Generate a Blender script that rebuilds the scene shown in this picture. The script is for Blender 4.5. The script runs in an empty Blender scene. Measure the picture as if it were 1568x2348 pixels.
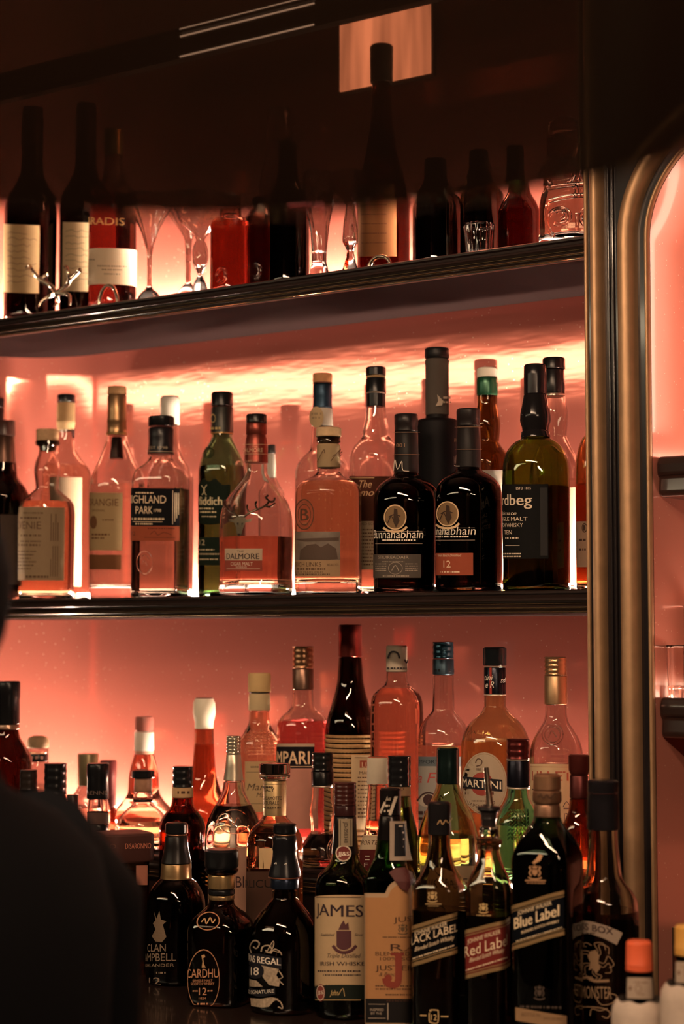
import bpy, bmesh, math, random
from mathutils import Vector
from math import sin, cos, tan, pi, radians, degrees, sqrt, asin, atan2, atan, hypot
random.seed(7)
S = bpy.context.scene
COL = S.collection
# ------------------------------------------------------------------ camera
F = 4200.0
PH = atan(291 / F)
TH = atan(F / (5969 * cos(PH)))
HD = 2.70
CX, CY, CZ = HD * sin(TH), -HD * cos(TH), 1.50
D = -CY
cam = bpy.data.cameras.new('camera')
camo = bpy.data.objects.new('camera', cam)
COL.objects.link(camo)
camo.location = (CX, CY, CZ)
camo.rotation_euler = (pi / 2 + PH, 0, TH)
cam.sensor_fit = 'VERTICAL'
cam.sensor_height = 36.0
cam.lens = F * 36.0 / 2348
cam.clip_start = 0.02
cam.dof.use_dof = True
cam.dof.focus_distance = 2.56
cam.dof.aperture_fstop = 3.8
S.camera = camo
# ------------------------------------------------------------------ world, exposure
w = bpy.data.worlds.new('room_dark')
S.world = w
w.use_nodes = True
w.node_tree.nodes['Background'].inputs[0].default_value = (0.9, 0.55, 0.35, 1)
w.node_tree.nodes['Background'].inputs[1].default_value = 0.012
S.view_settings.view_transform = 'Standard'
S.view_settings.look = 'None'
S.view_settings.gamma = 1.0
S.view_settings.use_curve_mapping = False
S.view_settings.exposure = 0.0
S.cycles.max_bounces = 14
S.cycles.transmission_bounces = 14
S.cycles.glossy_bounces = 5
S.cycles.diffuse_bounces = 3
S.cycles.caustics_reflective = False
S.cycles.caustics_refractive = False
S.cycles.blur_glossy = 1.0
S.cycles.sample_clamp_indirect = 4.0
# ------------------------------------------------------------------ room lights
LED = 1000.0
def area(name, loc, rot, sx, sy, power, col):
    l = bpy.data.lights.new(name, 'AREA')
    l.shape = 'RECTANGLE'; l.size = sx; l.size_y = sy; l.energy = power; l.color = col
    o = bpy.data.objects.new(name, l); COL.objects.link(o)
    o.location = loc; o.rotation_euler = rot
    o['label'] = 'warm rectangular room lamp shining down toward the bottles'; o['category'] = 'lamp'
    return o

# ------------------------------------------------------------------ projection helpers
RT = (cos(TH), sin(TH), 0)
FW = (-sin(TH) * cos(PH), cos(TH) * cos(PH), sin(PH))
UP = (sin(TH) * sin(PH), -cos(TH) * sin(PH), cos(PH))
def ray(px, py):
    a, b = (px - 784) / F, (1174 - py) / F
    return tuple(FW[i] + a * RT[i] + b * UP[i] for i in range(3))
def pt(px, py, Y):
    "world point of the wall-parallel plane at Y that lies on the sight line of a photo position"
    r = ray(px, py); t = (Y - CY) / r[1]
    return (CX + t * r[0], Y, CZ + t * r[2])
def zat(X, Y, py, near=0.0):
    a = -sin(TH) * (X - CX) + cos(TH) * (Y - CY) - near
    t = (1174 - py) / F
    return CZ + a * (t * cos(PH) + sin(PH)) / (cos(PH) - t * sin(PH))
def depth(X, Y, z):
    return FW[0] * (X - CX) + FW[1] * (Y - CY) + FW[2] * (z - CZ)

# ------------------------------------------------------------------ materials
_m = {}
def mat(name, col, rough=0.5, metal=0.0, trans=0.0, ior=1.45, emit=None, es=0.0, bump=0.0, bscale=60, coat=0.0, var=0.0, spec=0.5):
    key = (name, col, rough, metal, trans)
    if key in _m: return _m[key]
    m = bpy.data.materials.new(name); m.use_nodes = True
    nt = m.node_tree; b = nt.nodes['Principled BSDF']
    c = (col[0], col[1], col[2], 1)
    b.inputs['Base Color'].default_value = c
    b.inputs['Roughness'].default_value = rough
    b.inputs['Metallic'].default_value = metal
    b.inputs['Transmission Weight'].default_value = trans
    b.inputs['IOR'].default_value = ior
    b.inputs['Specular IOR Level'].default_value = spec
    b.inputs['Coat Weight'].default_value = coat
    b.inputs['Coat Roughness'].default_value = 0.08
    if emit:
        b.inputs['Emission Color'].default_value = (*emit, 1); b.inputs['Emission Strength'].default_value = es
    if bump or var:
        tc = nt.nodes.new('ShaderNodeTexCoord')
        n = nt.nodes.new('ShaderNodeTexNoise'); n.inputs['Scale'].default_value = bscale; n.inputs['Detail'].default_value = 3
        nt.links.new(tc.outputs['Object'], n.inputs['Vector'])
        if bump:
            bp = nt.nodes.new('ShaderNodeBump'); bp.inputs['Strength'].default_value = bump; bp.inputs['Distance'].default_value = 0.002
            nt.links.new(n.outputs['Fac'], bp.inputs['Height']); nt.links.new(bp.outputs['Normal'], b.inputs['Normal'])
        if var:
            r = nt.nodes.new('ShaderNodeMix'); r.data_type = 'RGBA'
            r.inputs[6].default_value = (col[0] * (1 - var), col[1] * (1 - var), col[2] * (1 - var), 1)
            r.inputs[7].default_value = (min(1, col[0] * (1 + var)), min(1, col[1] * (1 + var)), min(1, col[2] * (1 + var)), 1)
            nt.links.new(n.outputs['Fac'], r.inputs[0]); nt.links.new(r.outputs[2], b.inputs['Base Color'])
    _m[key] = m
    return m
def paper(c):
    m = mat('label_paper', c, 0.7, var=0.08, bscale=90, spec=.05); nt = m.node_tree
    if 'Mix Shader' not in nt.nodes:
        b = nt.nodes['Principled BSDF']; o = nt.nodes['Material Output']
        t = nt.nodes.new('ShaderNodeBsdfTranslucent'); x = nt.nodes.new('ShaderNodeMixShader'); x.inputs[0].default_value = .28
        t.inputs[0].default_value = (*[min(1, q * 1.1) for q in c], 1)
        nt.links.new(b.outputs[0], x.inputs[1]); nt.links.new(t.outputs[0], x.inputs[2]); nt.links.new(x.outputs[0], o.inputs[0])
    return m
def ink(c, metal=0.0): return mat('printed_ink', c, 0.6, metal, spec=.15)
def plastic(c, r=0.3): return mat('cap_plastic', c, r * .8, bump=0.05, spec=.3)
def foil(c, r=0.3): return mat('metal_foil', c, r, 0.75, bump=0.12, bscale=120)
def cork(c=(0.42, 0.25, 0.13)): return mat('cork_wood', c, 0.7, var=0.25, bscale=150, bump=0.2)
def glass(c=(1, .985, .97), r=0.0): return mat('bottle_glass', c, r, 0, 1.0, 1.47, bump=0.04, bscale=18)
def liquor(c): return mat('spirit', c, 0.0, 0, 1.0, 1.34)
CLEAR = (.97, .95, .93)
WARMC = (.96, .90, .86)
BLK = (.008, .008, .009)
GOLD = (.62, .40, .16)
CREAM = (.62, .48, .32)
WHITE = (.75, .68, .58)

# ------------------------------------------------------------------ mesh helpers
def obj(name, verts, faces, material, parent=None, smooth=True, sharp=40, recalc=True, loc=None):
    me = bpy.data.meshes.new(name)
    me.from_pydata([tuple(v) for v in verts], [], faces)
    if recalc:
        bm = bmesh.new(); bm.from_mesh(me); bmesh.ops.recalc_face_normals(bm, faces=bm.faces); bm.to_mesh(me); bm.free()
    if smooth:
        me.shade_smooth(); me.set_sharp_from_angle(angle=radians(sharp))
    if material: me.materials.append(material)
    o = bpy.data.objects.new(name, me); COL.objects.link(o)
    if parent: o.parent = parent
    if loc: o.location = loc
    return o
def thing(name, label, cat, loc, group=None):
    o = bpy.data.objects.new(name, None); COL.objects.link(o)
    o.location = loc; o.empty_display_size = 0.02
    o['label'] = label; o['category'] = cat
    if group: o['group'] = group
    return o
def struct(o):
    o['kind'] = 'structure'; return o
def box_vf(x0, x1, y0, y1, z0, z1, V=None, Fc=None):
    V = [] if V is None else V; Fc = [] if Fc is None else Fc
    n = len(V)
    V += [(x, y, z) for x in (x0, x1) for y in (y0, y1) for z in (z0, z1)]
    Fc += [tuple(n + i for i in q) for q in ((0, 1, 3, 2), (4, 6, 7, 5), (0, 4, 5, 1), (2, 3, 7, 6), (0, 2, 6, 4), (1, 5, 7, 3))]
    return V, Fc
def box(name, x0, x1, y0, y1, z0, z1, m, parent=None, bev=0.0):
    V, Fc = box_vf(x0, x1, y0, y1, z0, z1)
    o = obj(name, V, Fc, m, parent, smooth=False)
    if bev:
        md = o.modifiers.new('bevel', 'BEVEL'); md.width = bev; md.segments = 3
    return o
def extr_x(name, prof, x0, x1, m, parent=None, sharp=40):
    "closed (y,z) profile extruded along the shelf direction"
    n = len(prof)
    V = [(x0, y, z) for y, z in prof] + [(x1, y, z) for y, z in prof]
    Fc = [(i, (i + 1) % n, n + (i + 1) % n, n + i) for i in range(n)] + [tuple(range(n)), tuple(range(2 * n - 1, n - 1, -1))]
    return obj(name, V, Fc, m, parent, sharp=sharp)
def tube_vf(path, r, V, Fc, seg=10, taper=None):
    pts = [Vector(p) for p in path]; n0 = len(V)
    prev = None
    for i, p in enumerate(pts):
        d = (pts[min(i + 1, len(pts) - 1)] - pts[max(i - 1, 0)]).normalized()
        a = prev if prev is not None else (Vector((0, 0, 1)) if abs(d.z) < .9 else Vector((1, 0, 0)))
        u = (a - d * a.dot(d))
        if u.length < 1e-6: u = Vector((1, 0, 0)) - d * d.x
        u.normalize(); v = d.cross(u); prev = u
        rr = r * (taper[i] if taper else 1)
        for k in range(seg):
            q = 2 * pi * k / seg
            V.append(tuple(p + (u * cos(q) + v * sin(q)) * rr))
    for i in range(len(pts) - 1):
        for k in range(seg):
            a = n0 + i * seg + k; b = n0 + i * seg + (k + 1) % seg
            Fc.append((a, b, b + seg, a + seg))
    Fc.append(tuple(n0 + k for k in range(seg))); Fc.append(tuple(n0 + (len(pts) - 1) * seg + k for k in reversed(range(seg))))
def smooth_path(pts, n=6):
    out = []
    P = [Vector(p) for p in pts]
    for i in range(len(P) - 1):
        p0, p1, p2, p3 = P[max(i - 1, 0)], P[i], P[i + 1], P[min(i + 2, len(P) - 1)]
        for k in range(n):
            t = k / n
            out.append(0.5 * ((2 * p1) + (p2 - p0) * t + (2 * p0 - 5 * p1 + 4 * p2 - p3) * t * t + (3 * p1 - p0 - 3 * p2 + p3) * t ** 3))
    out.append(P[-1])
    return out
def lathe_vf(rz, V, Fc, seg=40, shape=None, close_top=True, close_bot=True):
    n0 = len(V)
    for z, r in rz:
        for k in range(seg):
            a = 2 * pi * k / seg
            R = r * (shape(a, z) if shape else 1)
            V.append((R * cos(a), R * sin(a), z))
    for i in range(len(rz) - 1):
        for k in range(seg):
            a = n0 + i * seg + k; b = n0 + i * seg + (k + 1) % seg
            Fc.append((a, b, b + seg, a + seg))
    if close_top: Fc.append(tuple(n0 + k for k in range(seg)))
    if close_bot: Fc.append(tuple(n0 + (len(rz) - 1) * seg + k for k in range(seg)))
def pchip(xs, ys, x):
    n = len(xs)
    if x <= xs[0]: return ys[0]
    if x >= xs[-1]: return ys[-1]
    h = [xs[i + 1] - xs[i] for i in range(n - 1)]; dl = [(ys[i + 1] - ys[i]) / h[i] for i in range(n - 1)]
    d = [0] * n
    d[0], d[-1] = dl[0], dl[-1]
    for i in range(1, n - 1):
        if dl[i - 1] * dl[i] > 0:
            w1, w2 = 2 * h[i] + h[i - 1], h[i] + 2 * h[i - 1]
            d[i] = (w1 + w2) / (w1 / dl[i - 1] + w2 / dl[i])
    i = 0
    while x > xs[i + 1]: i += 1
    t = (x - xs[i]) / h[i]
    return ((1 + 2 * t) * (1 - t) ** 2 * ys[i] + t * (1 - t) ** 2 * h[i] * d[i] + t * t * (3 - 2 * t) * ys[i + 1] + t * t * (t - 1) * h[i] * d[i + 1])

_tc = {}
def text_mesh(s, bold=0.0, shear=0.0):
    "flat lettering as vertices and faces, width 0..1, height 0..1 of the capitals"
    k = (s, bold, shear)
    if k in _tc: return _tc[k]
    cu = bpy.data.curves.new('lettering', 'FONT'); cu.body = s; cu.size = 1; cu.offset = 0.0; cu.shear = shear; cu.resolution_u = 3
    o = bpy.data.objects.new('lettering', cu); COL.objects.link(o)
    me = bpy.data.meshes.new_from_object(o.evaluated_get(bpy.context.evaluated_depsgraph_get()))
    vs = [(v.co.x, v.co.y) for v in me.vertices]; fs = [tuple(p.vertices) for p in me.polygons]
    bpy.data.objects.remove(o); bpy.data.curves.remove(cu); bpy.data.meshes.remove(me)
    if not vs:
        _tc[k] = ([], []); return _tc[k]
    x0 = min(v[0] for v in vs); x1 = max(v[0] for v in vs)
    _tc[k] = ([((x - x0) / (x1 - x0), y / 0.70) for x, y in vs], fs)
    return _tc[k]
from mathutils.geometry import tessellate_polygon
# ------------------------------------------------------------------ bottle builder
class Bottle:
    def __init__(s, name, label, cat, cx, Y, base, prof, gm, liq=None, sq=0, asp=1.0, face=0.0, group=None, seg=40, wall=0.0026, thick=0.007, solid=False, lin=False, blend=None):
        ym = prof[-1][0] if prof[-1][0] < 2348 else 2300
        ym = 0.5 * (prof[0][0] + ym)
        s.X, _, _ = pt(cx, ym, Y); s.Y, s.cx, s.base = Y, cx, base
        s.dep = depth(s.X, Y, zat(s.X, Y, ym)); s.k = s.dep / F
        s.alpha = atan2(CY - Y, CX - s.X)
        s.root = thing(name, label, cat, (s.X, Y, base), group)
        s.sq, s.asp, s.face = sq, asp, s.alpha + radians(face)
        s.norm = 1.0
        if sq:
            s.norm = 1.0 / max(s._raw(2 * pi * i / 180) * abs(sin(2 * pi * i / 180 - s.alpha)) for i in range(180))
        zr = sorted([(s.z(y), h * s.k) for y, h in prof])
        zr = [q for q in zr if q[0] > 0.008]
        if zr[0][0] > 0.03: zr.insert(0, (0.012, zr[0][1]))
        s.zs = [q[0] for q in zr]; s.rs = [q[1] for q in zr]
        rn = min(s.rs[-3:]); rb = max(s.rs)
        s.blend = blend or (rn * 1.15, rn + (rb - rn) * .8)
        ztop = s.zs[-1]
        out = [(ztop + 0.012, s.rs[-1] * .82), (ztop + 0.0005, s.rs[-1] * .84)]
        nz = 44
        zz = [ztop + (0.012 - ztop) * i / nz for i in range(nz + 1)]
        for q in s.zs:
            if q > .012: zz.append(q)
        for z in sorted(set(round(q, 5) for q in zz), reverse=True): out.append((z, s.r(z)))
        r0 = s.rs[0]
        out += [(0.006, r0 * .995), (0.002, r0 * .965), (0.0, r0 * .90)]
        if solid:
            rings = out
        else:
            inn = [(z, max(r - wall, .003)) for z, r in out if z > thick + .004]
            ri = s.r(thick + .004) - wall
            inn += [(thick + .002, ri * .95), (thick, ri * .8), (thick + .001, ri * .4)]
            rings = list(reversed(out[:])) ; rings = [(0.002, r0 * .5)] + rings + inn
        V, Fc = [], []
        if solid:
            lathe_vf(rings, V, Fc, seg, s.shape_local)
        else:
            lathe_vf(rings, V, Fc, seg, s.shape_local)
        s.body = obj('glass_body', V, Fc, gm, s.root, sharp=50)
        if liq:
            zl = s.z(liq[0]); V, Fc = [], []
            lr = [(z, s.r(z) - wall + .0004) for z in [zl + (thick + .004 - zl) * i / 24 for i in range(25)]]
            lr += [(thick + .001, lr[-1][1] * .93)]
            lathe_vf(lr, V, Fc, seg, s.shape_local)
            obj('liquid', V, Fc, liq[1], s.root, sharp=50)
        s._tab = None
    def z(s, y, near=0.0): return zat(s.X, s.Y, y, near) - s.base
    def r(s, z): return pchip(s.zs, s.rs, z)
    def _raw(s, a):
        if not s.sq: return 1.0
        q = a - s.face; c, d = abs(cos(q)) / s.asp, abs(sin(q))
        return 1.0 / (c ** s.sq + d ** s.sq) ** (1.0 / s.sq)
    def sh(s, a, r):
        if not s.sq: return 1.0
        t = (r - s.blend[0]) / max(s.blend[1] - s.blend[0], 1e-5); t = min(1, max(0, t)); t = t * t * (3 - 2 * t)
        return 1 - t + t * s._raw(a) * s.norm
    def shape_local(s, a, z): return s.sh(a, s.r(z))
    def table(s, z):
        r = s.r(z); T = []
        for i in range(-120, 121):
            d = radians(i * .75 * 1.6); R = r * s.sh(s.alpha + d, r)
            T.append((d, R * sin(d), R))
        i0 = min(range(len(T)), key=lambda i: T[i][1] if T[i][0] < 0.01 else 9)
        i1 = max(range(len(T)), key=lambda i: T[i][1] if T[i][0] > -.01 else -9)
        return T, i0, i1
    def ang(s, x, z):
        key = round(z, 3)
        if s._tab is None or s._tab[0] != key: s._tab = (key, s.table(z))
        T, i0, i1 = s._tab[1]
        u = (x - s.cx) * s.k
        if u <= T[i0][1]: return T[i0][0] + (u - T[i0][1]) / T[i0][2]
        if u >= T[i1][1]: return T[i1][0] + (u - T[i1][1]) / T[i1][2]
        for i in range(i0, i1):
            if T[i + 1][1] >= u:
                f = (u - T[i][1]) / max(T[i + 1][1] - T[i][1], 1e-9)
                return T[i][0] + f * (T[i + 1][0] - T[i][0])
        return T[i1][0]
    def surf(s, d, y, off):
        z0 = s.z(y); rr = s.r(z0) * s.sh(s.alpha + d, s.r(z0))
        z = s.z(y, rr * cos(d)); z = max(z, .003); R = s.r(z) * s.sh(s.alpha + d, s.r(z)) + off
        return (R * cos(s.alpha + d), R * sin(s.alpha + d), z)
    def xy(s, x, y, off, yr=None):
        return s.surf(s.ang(x, s.z(y if yr is None else yr)), y, off)
    # ---- solid turned part (cap, sleeve, ring)
    def part(s, name, prof, m, ribs=0, label=None, parent=None, grow=0.0, square=False):
        V, Fc = [], []
        zr = [(s.z(y), h * s.k + grow) for y, h in prof]
        a, b = zr[0], zr[-1]; e = 0.0012
        rings = [(a[0], a[1] * .5), (a[0], max(a[1] - e, .001)), (a[0] - e * .4, a[1] - e * .3)] + [(a[0] - e, a[1])] + zr[1:-1] + [(b[0] + e * .6, b[1]), (b[0], b[1] - e * .5), (b[0], b[1] * .5)]
        seg = 48 if not ribs else ribs * 2
        def shp(ang, z):
            k = 1.0
            if ribs and z < a[0] - e * .9: k = 1 - 0.02 * (int(round(ang / (pi / ribs))) % 2)
            if square: k *= s._raw(ang) * s.norm
            return k
        lathe_vf(rings, V, Fc, seg, shp)
        o = obj(name, V, Fc, m, parent or s.root, sharp=35)
        if label: o['label'] = label
        return o
    def thread(s, y0, y1, h, m, n=3):
        "screw cap with rolled rings"
        pr = []
        N = n * 6
        for i in range(N + 1):
            t = i / N; pr.append((y0 + (y1 - y0) * t, h * (1 - 0.045 * (0.5 - 0.5 * cos(2 * pi * n * t)))))
        return s.part('screw_cap', pr, m)
    # ---- paper stuck on the glass
    def label(s, x0, x1, y0, y1, m, name='label', slant=0.0, off=.0004, fn=None, nx=28, ny=8, bow=0.0):
        ym = .5 * (y0 + y1); V, Fc = [], []
        z = s.z(ym); a0, a1 = s.ang(x0, z), s.ang(x1, z)
        for j in range(ny + 1):
            for i in range(nx + 1):
                t = i / nx; v = j / ny
                yt = y0 + (fn(t) if fn else 0); y = yt + (y1 - yt) * v
                y += slant * (t - .5) * (x1 - x0) + bow * (2 * t - 1) ** 2
                V.append(s.surf(a0 + (a1 - a0) * t, y, off))
        for j in range(ny):
            for i in range(nx):
                a = j * (nx + 1) + i; Fc.append((a, a + 1, a + nx + 2, a + nx + 1))
        return obj(name, V, Fc, m, s.root, recalc=False)
    # ---- printing: list of items in photo units around this bottle
    def prints(s, items, m, parent=None, name='lettering', off=.0008, slant=0.0, xc=None, yr=None):
        V, Fc = [], []
        xc = s.cx if xc is None else xc
        def P(x, y, o=0.0):
            return s.xy(x, y + slant * (x - xc), off + o, yr if yr is not None else y)
        for it in items:
            k = it[0]; n = len(V)
            if k == 't':
                _, st, x0, x1, y, h = it[:6]; op = it[6] if len(it) > 6 else {}
                vs, fs = text_mesh(st, op.get('b', .012), op.get('s', 0.0))
                z = s.z(yr if yr is not None else y); a0, a1 = s.ang(x0, z), s.ang(x1, z)
                bd = op.get('b', 0); du = .30 * max(bd, 0) * h / max(abs(x1 - x0), 1) * 3
                for sh_ in ((-du, 0, du) if bd > .012 else (0,)):
                    n = len(V)
                    for u, v in vs:
                        u += sh_
                        yy = y - v * h + slant * ((x0 + (x1 - x0) * u) - xc) + op.get('d', 0) * (2 * u - 1) ** 2 + op.get('k', 0) * (u - .5)
                        V.append(s.surf(a0 + (a1 - a0) * u, yy, off + (.00002 if sh_ > 0 else 0)))
                    if sh_ != (du if bd > .012 else 0): Fc += [tuple(n + i for i in f) for f in fs]
                Fc += [tuple(n + i for i in f) for f in fs]
            elif k == 'v':      # text running up the side
                _, st, x0, x1, y0, y1 = it[:6]
                vs, fs = text_mesh(st, .012, 0)
                for u, v in vs: V.append(P(x0 + (x1 - x0) * v, y0 + (y1 - y0) * u))
                Fc += [tuple(n + i for i in f) for f in fs]
            elif k == 'r':
                _, x0, x1, y0, y1 = it; N = max(2, int(abs(x1 - x0) / 5))
                for i in range(N + 1):
                    x = x0 + (x1 - x0) * i / N; V.append(P(x, y0)); V.append(P(x, y1))
                Fc += [(n + 2 * i, n + 2 * i + 2, n + 2 * i + 3, n + 2 * i + 1) for i in range(N)]
            elif k in ('e', 'o'):
                _, x, y, rx, ry = it[:5]; N = 28
                rr = (1.0, 0.7, .4, .02) if k == 'e' else (1.0, 1 - it[5] / max(rx, 1))
                for q in rr:
                    for i in range(N):
                        a = 2 * pi * i / N; V.append(P(x + rx * q * cos(a), y + ry * q * sin(a)))
                for j in range(len(rr) - 1):
                    Fc += [(n + j * N + i, n + j * N + (i + 1) % N, n + (j + 1) * N + (i + 1) % N, n + (j + 1) * N + i) for i in range(N)]
            elif k == 'p':      # filled polygon fan
                tr = [[it[1][i] for i in t3] for t3 in tessellate_polygon([[Vector((x, y, 0)) for x, y in it[1]]])]
                while tr:
                    t3 = tr.pop(); ls = [hypot(t3[i][0] - t3[(i + 1) % 3][0], t3[i][1] - t3[(i + 1) % 3][1]) for i in range(3)]
                    q = ls.index(max(ls))
                    if ls[q] > 9:
                        a, b, c = t3[q], t3[(q + 1) % 3], t3[(q + 2) % 3]; mm = ((a[0] + b[0]) / 2, (a[1] + b[1]) / 2)
                        tr += [[a, mm, c], [mm, b, c]]
                    else:
                        n = len(V); V += [P(x, y) for x, y in t3]; Fc.append((n, n + 1, n + 2))
            elif k == 'l':      # stroke
                pts, wd = it[1], it[2]
                pts = [(p.x, p.y) for p in smooth_path([(a, b, 0) for a, b in pts], 4)] if len(pts) > 2 else pts
                for i, (x, y) in enumerate(pts):
                    a = pts[max(i - 1, 0)]; b = pts[min(i + 1, len(pts) - 1)]
                    dx, dy = b[0] - a[0], b[1] - a[1]; L = hypot(dx, dy) or 1
                    V.append(P(x - dy / L * wd / 2, y + dx / L * wd / 2)); V.append(P(x + dy / L * wd / 2, y - dx / L * wd / 2))
                Fc += [(n + 2 * i, n + 2 * i + 2, n + 2 * i + 3, n + 2 * i + 1) for i in range(len(pts) - 1)]
            elif k == 'm':      # a line of print too small to read
                _, x0, x1, y, h = it; x = x0
                while x < x1:
                    wd = random.uniform(.5, 1.6) * h; xe = min(x + wd, x1); n = len(V)
                    V += [P(x, y - h), P(xe, y - h), P(xe, y), P(x, y)]; Fc.append((n, n + 1, n + 2, n + 3))
                    x = xe + h * random.choice((.35, .35, .8))
        o = obj(name, V, Fc, m, parent or s.root, smooth=False, recalc=False)
        if any(i[0] == 'p' for i in items):
            bm = bmesh.new(); bm.from_mesh(o.data); bmesh.ops.remove_doubles(bm, verts=bm.verts, dist=1e-5); bm.to_mesh(o.data); bm.free()
        return o
    def relief(s, paths, r, m, name='relief', parent=None, seg=6):
        V, Fc = [], []
        for p in paths:
            p = [(q.x, q.y) for q in smooth_path([(a, b, 0) for a, b in p], 5)] if len(p) > 2 else p
            tube_vf([s.xy(x, y, r * .3) for x, y in p], r, V, Fc, seg)
        return obj(name, V, Fc, m, parent or s.root, sharp=60)
def circ(x, y, rx, ry, n=20): return [(x + rx * cos(2 * pi * i / n), y + ry * sin(2 * pi * i / n)) for i in range(n + 1)]
# ------------------------------------------------------------------ levels of the place
DW = 0.232
ZU = pt(784, 618, -.012)[2]; ZUb = pt(784, 666, -.012)[2]
ZM = pt(784, 1361, -.012)[2]; ZMb = pt(784, 1411, -.012)[2]
ZL = pt(784, 2000, -.012)[2]; ZLb = ZL - .035
ZC = zat(pt(790, 2200, -.26)[0], -.26, 2338)
ZT = pt(566, 24, -.012)[2]; ZTb = ZT - .05
XR = pt(1352, 1100, -.012)[0]
X0 = pt(215, 1100, DW)[0]
RC = 0.2
XLW = X0 - RC
def PX0(px, py): return pt(px, py, -.012)[0]
def wall_path(off, x_end=None, n=14):
    "plan of the back wall and its rounded left end, moved inwards by off"
    P = [((XR + .012) if x_end is None else x_end, DW - off)]
    for i in range(n + 1):
        a = pi / 2 * i / n
        P.append((X0 - (RC - off) * sin(a), DW - RC + (RC - off) * cos(a)))
    P.append((XLW + off, -.02))
    return P
# ------------------------------------------------------------------ wall material: lacquered copper red, semi glossy, dusty
def wall_mat(name, base, metal=.35, rough=.22):
    m = bpy.data.materials.new(name); m.use_nodes = True; nt = m.node_tree; b = nt.nodes['Principled BSDF']
    tc = nt.nodes.new('ShaderNodeTexCoord')
    mp = nt.nodes.new('ShaderNodeMapping'); mp.inputs['Scale'].default_value = (1.2, 1.2, 5)
    nt.links.new(tc.outputs['Object'], mp.inputs['Vector'])
    n = nt.nodes.new('ShaderNodeTexNoise'); n.inputs['Scale'].default_value = 2.2; n.inputs['Detail'].default_value = 4
    nt.links.new(mp.outputs[0], n.inputs['Vector'])
    bp = nt.nodes.new('ShaderNodeBump'); bp.inputs['Strength'].default_value = .055; bp.inputs['Distance'].default_value = .01
    nt.links.new(n.outputs['Fac'], bp.inputs['Height']); nt.links.new(bp.outputs['Normal'], b.inputs['Normal'])
    v = nt.nodes.new('ShaderNodeTexVoronoi'); v.inputs['Scale'].default_value = 95; v.feature = 'F1'
    nt.links.new(tc.outputs['Object'], v.inputs['Vector'])
    n2 = nt.nodes.new('ShaderNodeTexNoise'); n2.inputs['Scale'].default_value = 6
    nt.links.new(tc.outputs['Object'], n2.inputs['Vector'])
    th = nt.nodes.new('ShaderNodeMath'); th.operation = 'MULTIPLY'; th.inputs[1].default_value = .175
    nt.links.new(n2.outputs['Fac'], th.inputs[0])
    lt = nt.nodes.new('ShaderNodeMath'); lt.operation = 'LESS_THAN'
    nt.links.new(v.outputs['Distance'], lt.inputs[0]); nt.links.new(th.outputs[0], lt.inputs[1])
    mx = nt.nodes.new('ShaderNodeMix'); mx.data_type = 'RGBA'
    mx.inputs[6].default_value = (*base, 1); mx.inputs[7].default_value = (1, .62, .48, 1)
    nt.links.new(lt.outputs[0], mx.inputs[0]); nt.links.new(mx.outputs[2], b.inputs['Base Color'])
    b.inputs['Metallic'].default_value = metal; b.inputs['Roughness'].default_value = rough
    b.inputs['Coat Weight'].default_value = .35; b.inputs['Coat Roughness'].default_value = .05
    return m
COPPER = wall_mat('copper_red_lacquer', (.72, .20, .150), .64, .075)
DARKWOOD = mat('dark_lacquered_wood', (.020, .011, .009), .28, coat=.5, var=.3, bscale=20)
UNDER = mat('glossy_dark_underside', (.006, .003, .003), .8, 0, spec=.02)
BRASS = mat('aged_brass', (.40, .245, .135), .45, .55, bump=.15, bscale=40, var=.25)
BRASSB = mat('polished_brass', (.75, .55, .30), .16, 1.0)
EMIT = mat('warm_light_strip', (1, .8, .6), .5, emit=(1.0, .77, .57), es=LED)
EMIT2 = mat('warm_niche_strip', (1, .8, .6), .5, emit=(1.0, .77, .57), es=48)
EMIT4 = mat('added_niche_glow', (1, .8, .6), .5, emit=(1.0, .74, .54), es=9)
EMIT3 = mat('warm_low_strip', (1, .8, .6), .5, emit=(1.0, .77, .57), es=LED * .62)
ROOMW = mat('dark_room_wall', (.05, .03, .022), .8)
def plan_extr(name, P, z0, z1, m, parent=None, closed=True, smooth=True):
    n = len(P); V = [(x, y, z0) for x, y in P] + [(x, y, z1) for x, y in P]
    Fc = [(i, (i + 1) % n, n + (i + 1) % n, n + i) for i in range(n if closed else n - 1)]
    if closed: Fc += [tuple(range(n)), tuple(range(2 * n - 1, n - 1, -1))]
    return obj(name, V, Fc, m, parent, smooth=smooth, sharp=40)
# room shell
struct(box('floor', -4.6, 4.6, -5.1, .6, -.06, 0, mat('dark_floor', (.04, .025, .02), .4)))
struct(box('ceiling', -4.6, 4.6, -5.1, .6, 2.95, 3.0, ROOMW))
struct(box('wall_left', -4.6, -4.5, -5.1, .6, 0, 2.95, ROOMW))
struct(box('wall_right', 4.5, 4.6, -5.1, .6, 0, 2.95, ROOMW))
struct(box('wall_rear', -4.5, 4.5, -5.1, -5.0, 0, 2.95, ROOMW))
# copper back wall: a sheet with thickness following the rounded left end
wp = wall_path(0.0); wo = [(x, y) for x, y in wall_path(-.02)]
wo[0] = (wp[0][0], DW + .02)
struct(plan_extr('wall_back', wp + wo[::-1], ZLb, 2.93, COPPER))
# dark facing left of the niche
struct(box('wall_front', -4.5, XLW - .002, -.02, .1, ZC, 2.95, ROOMW))
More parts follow.
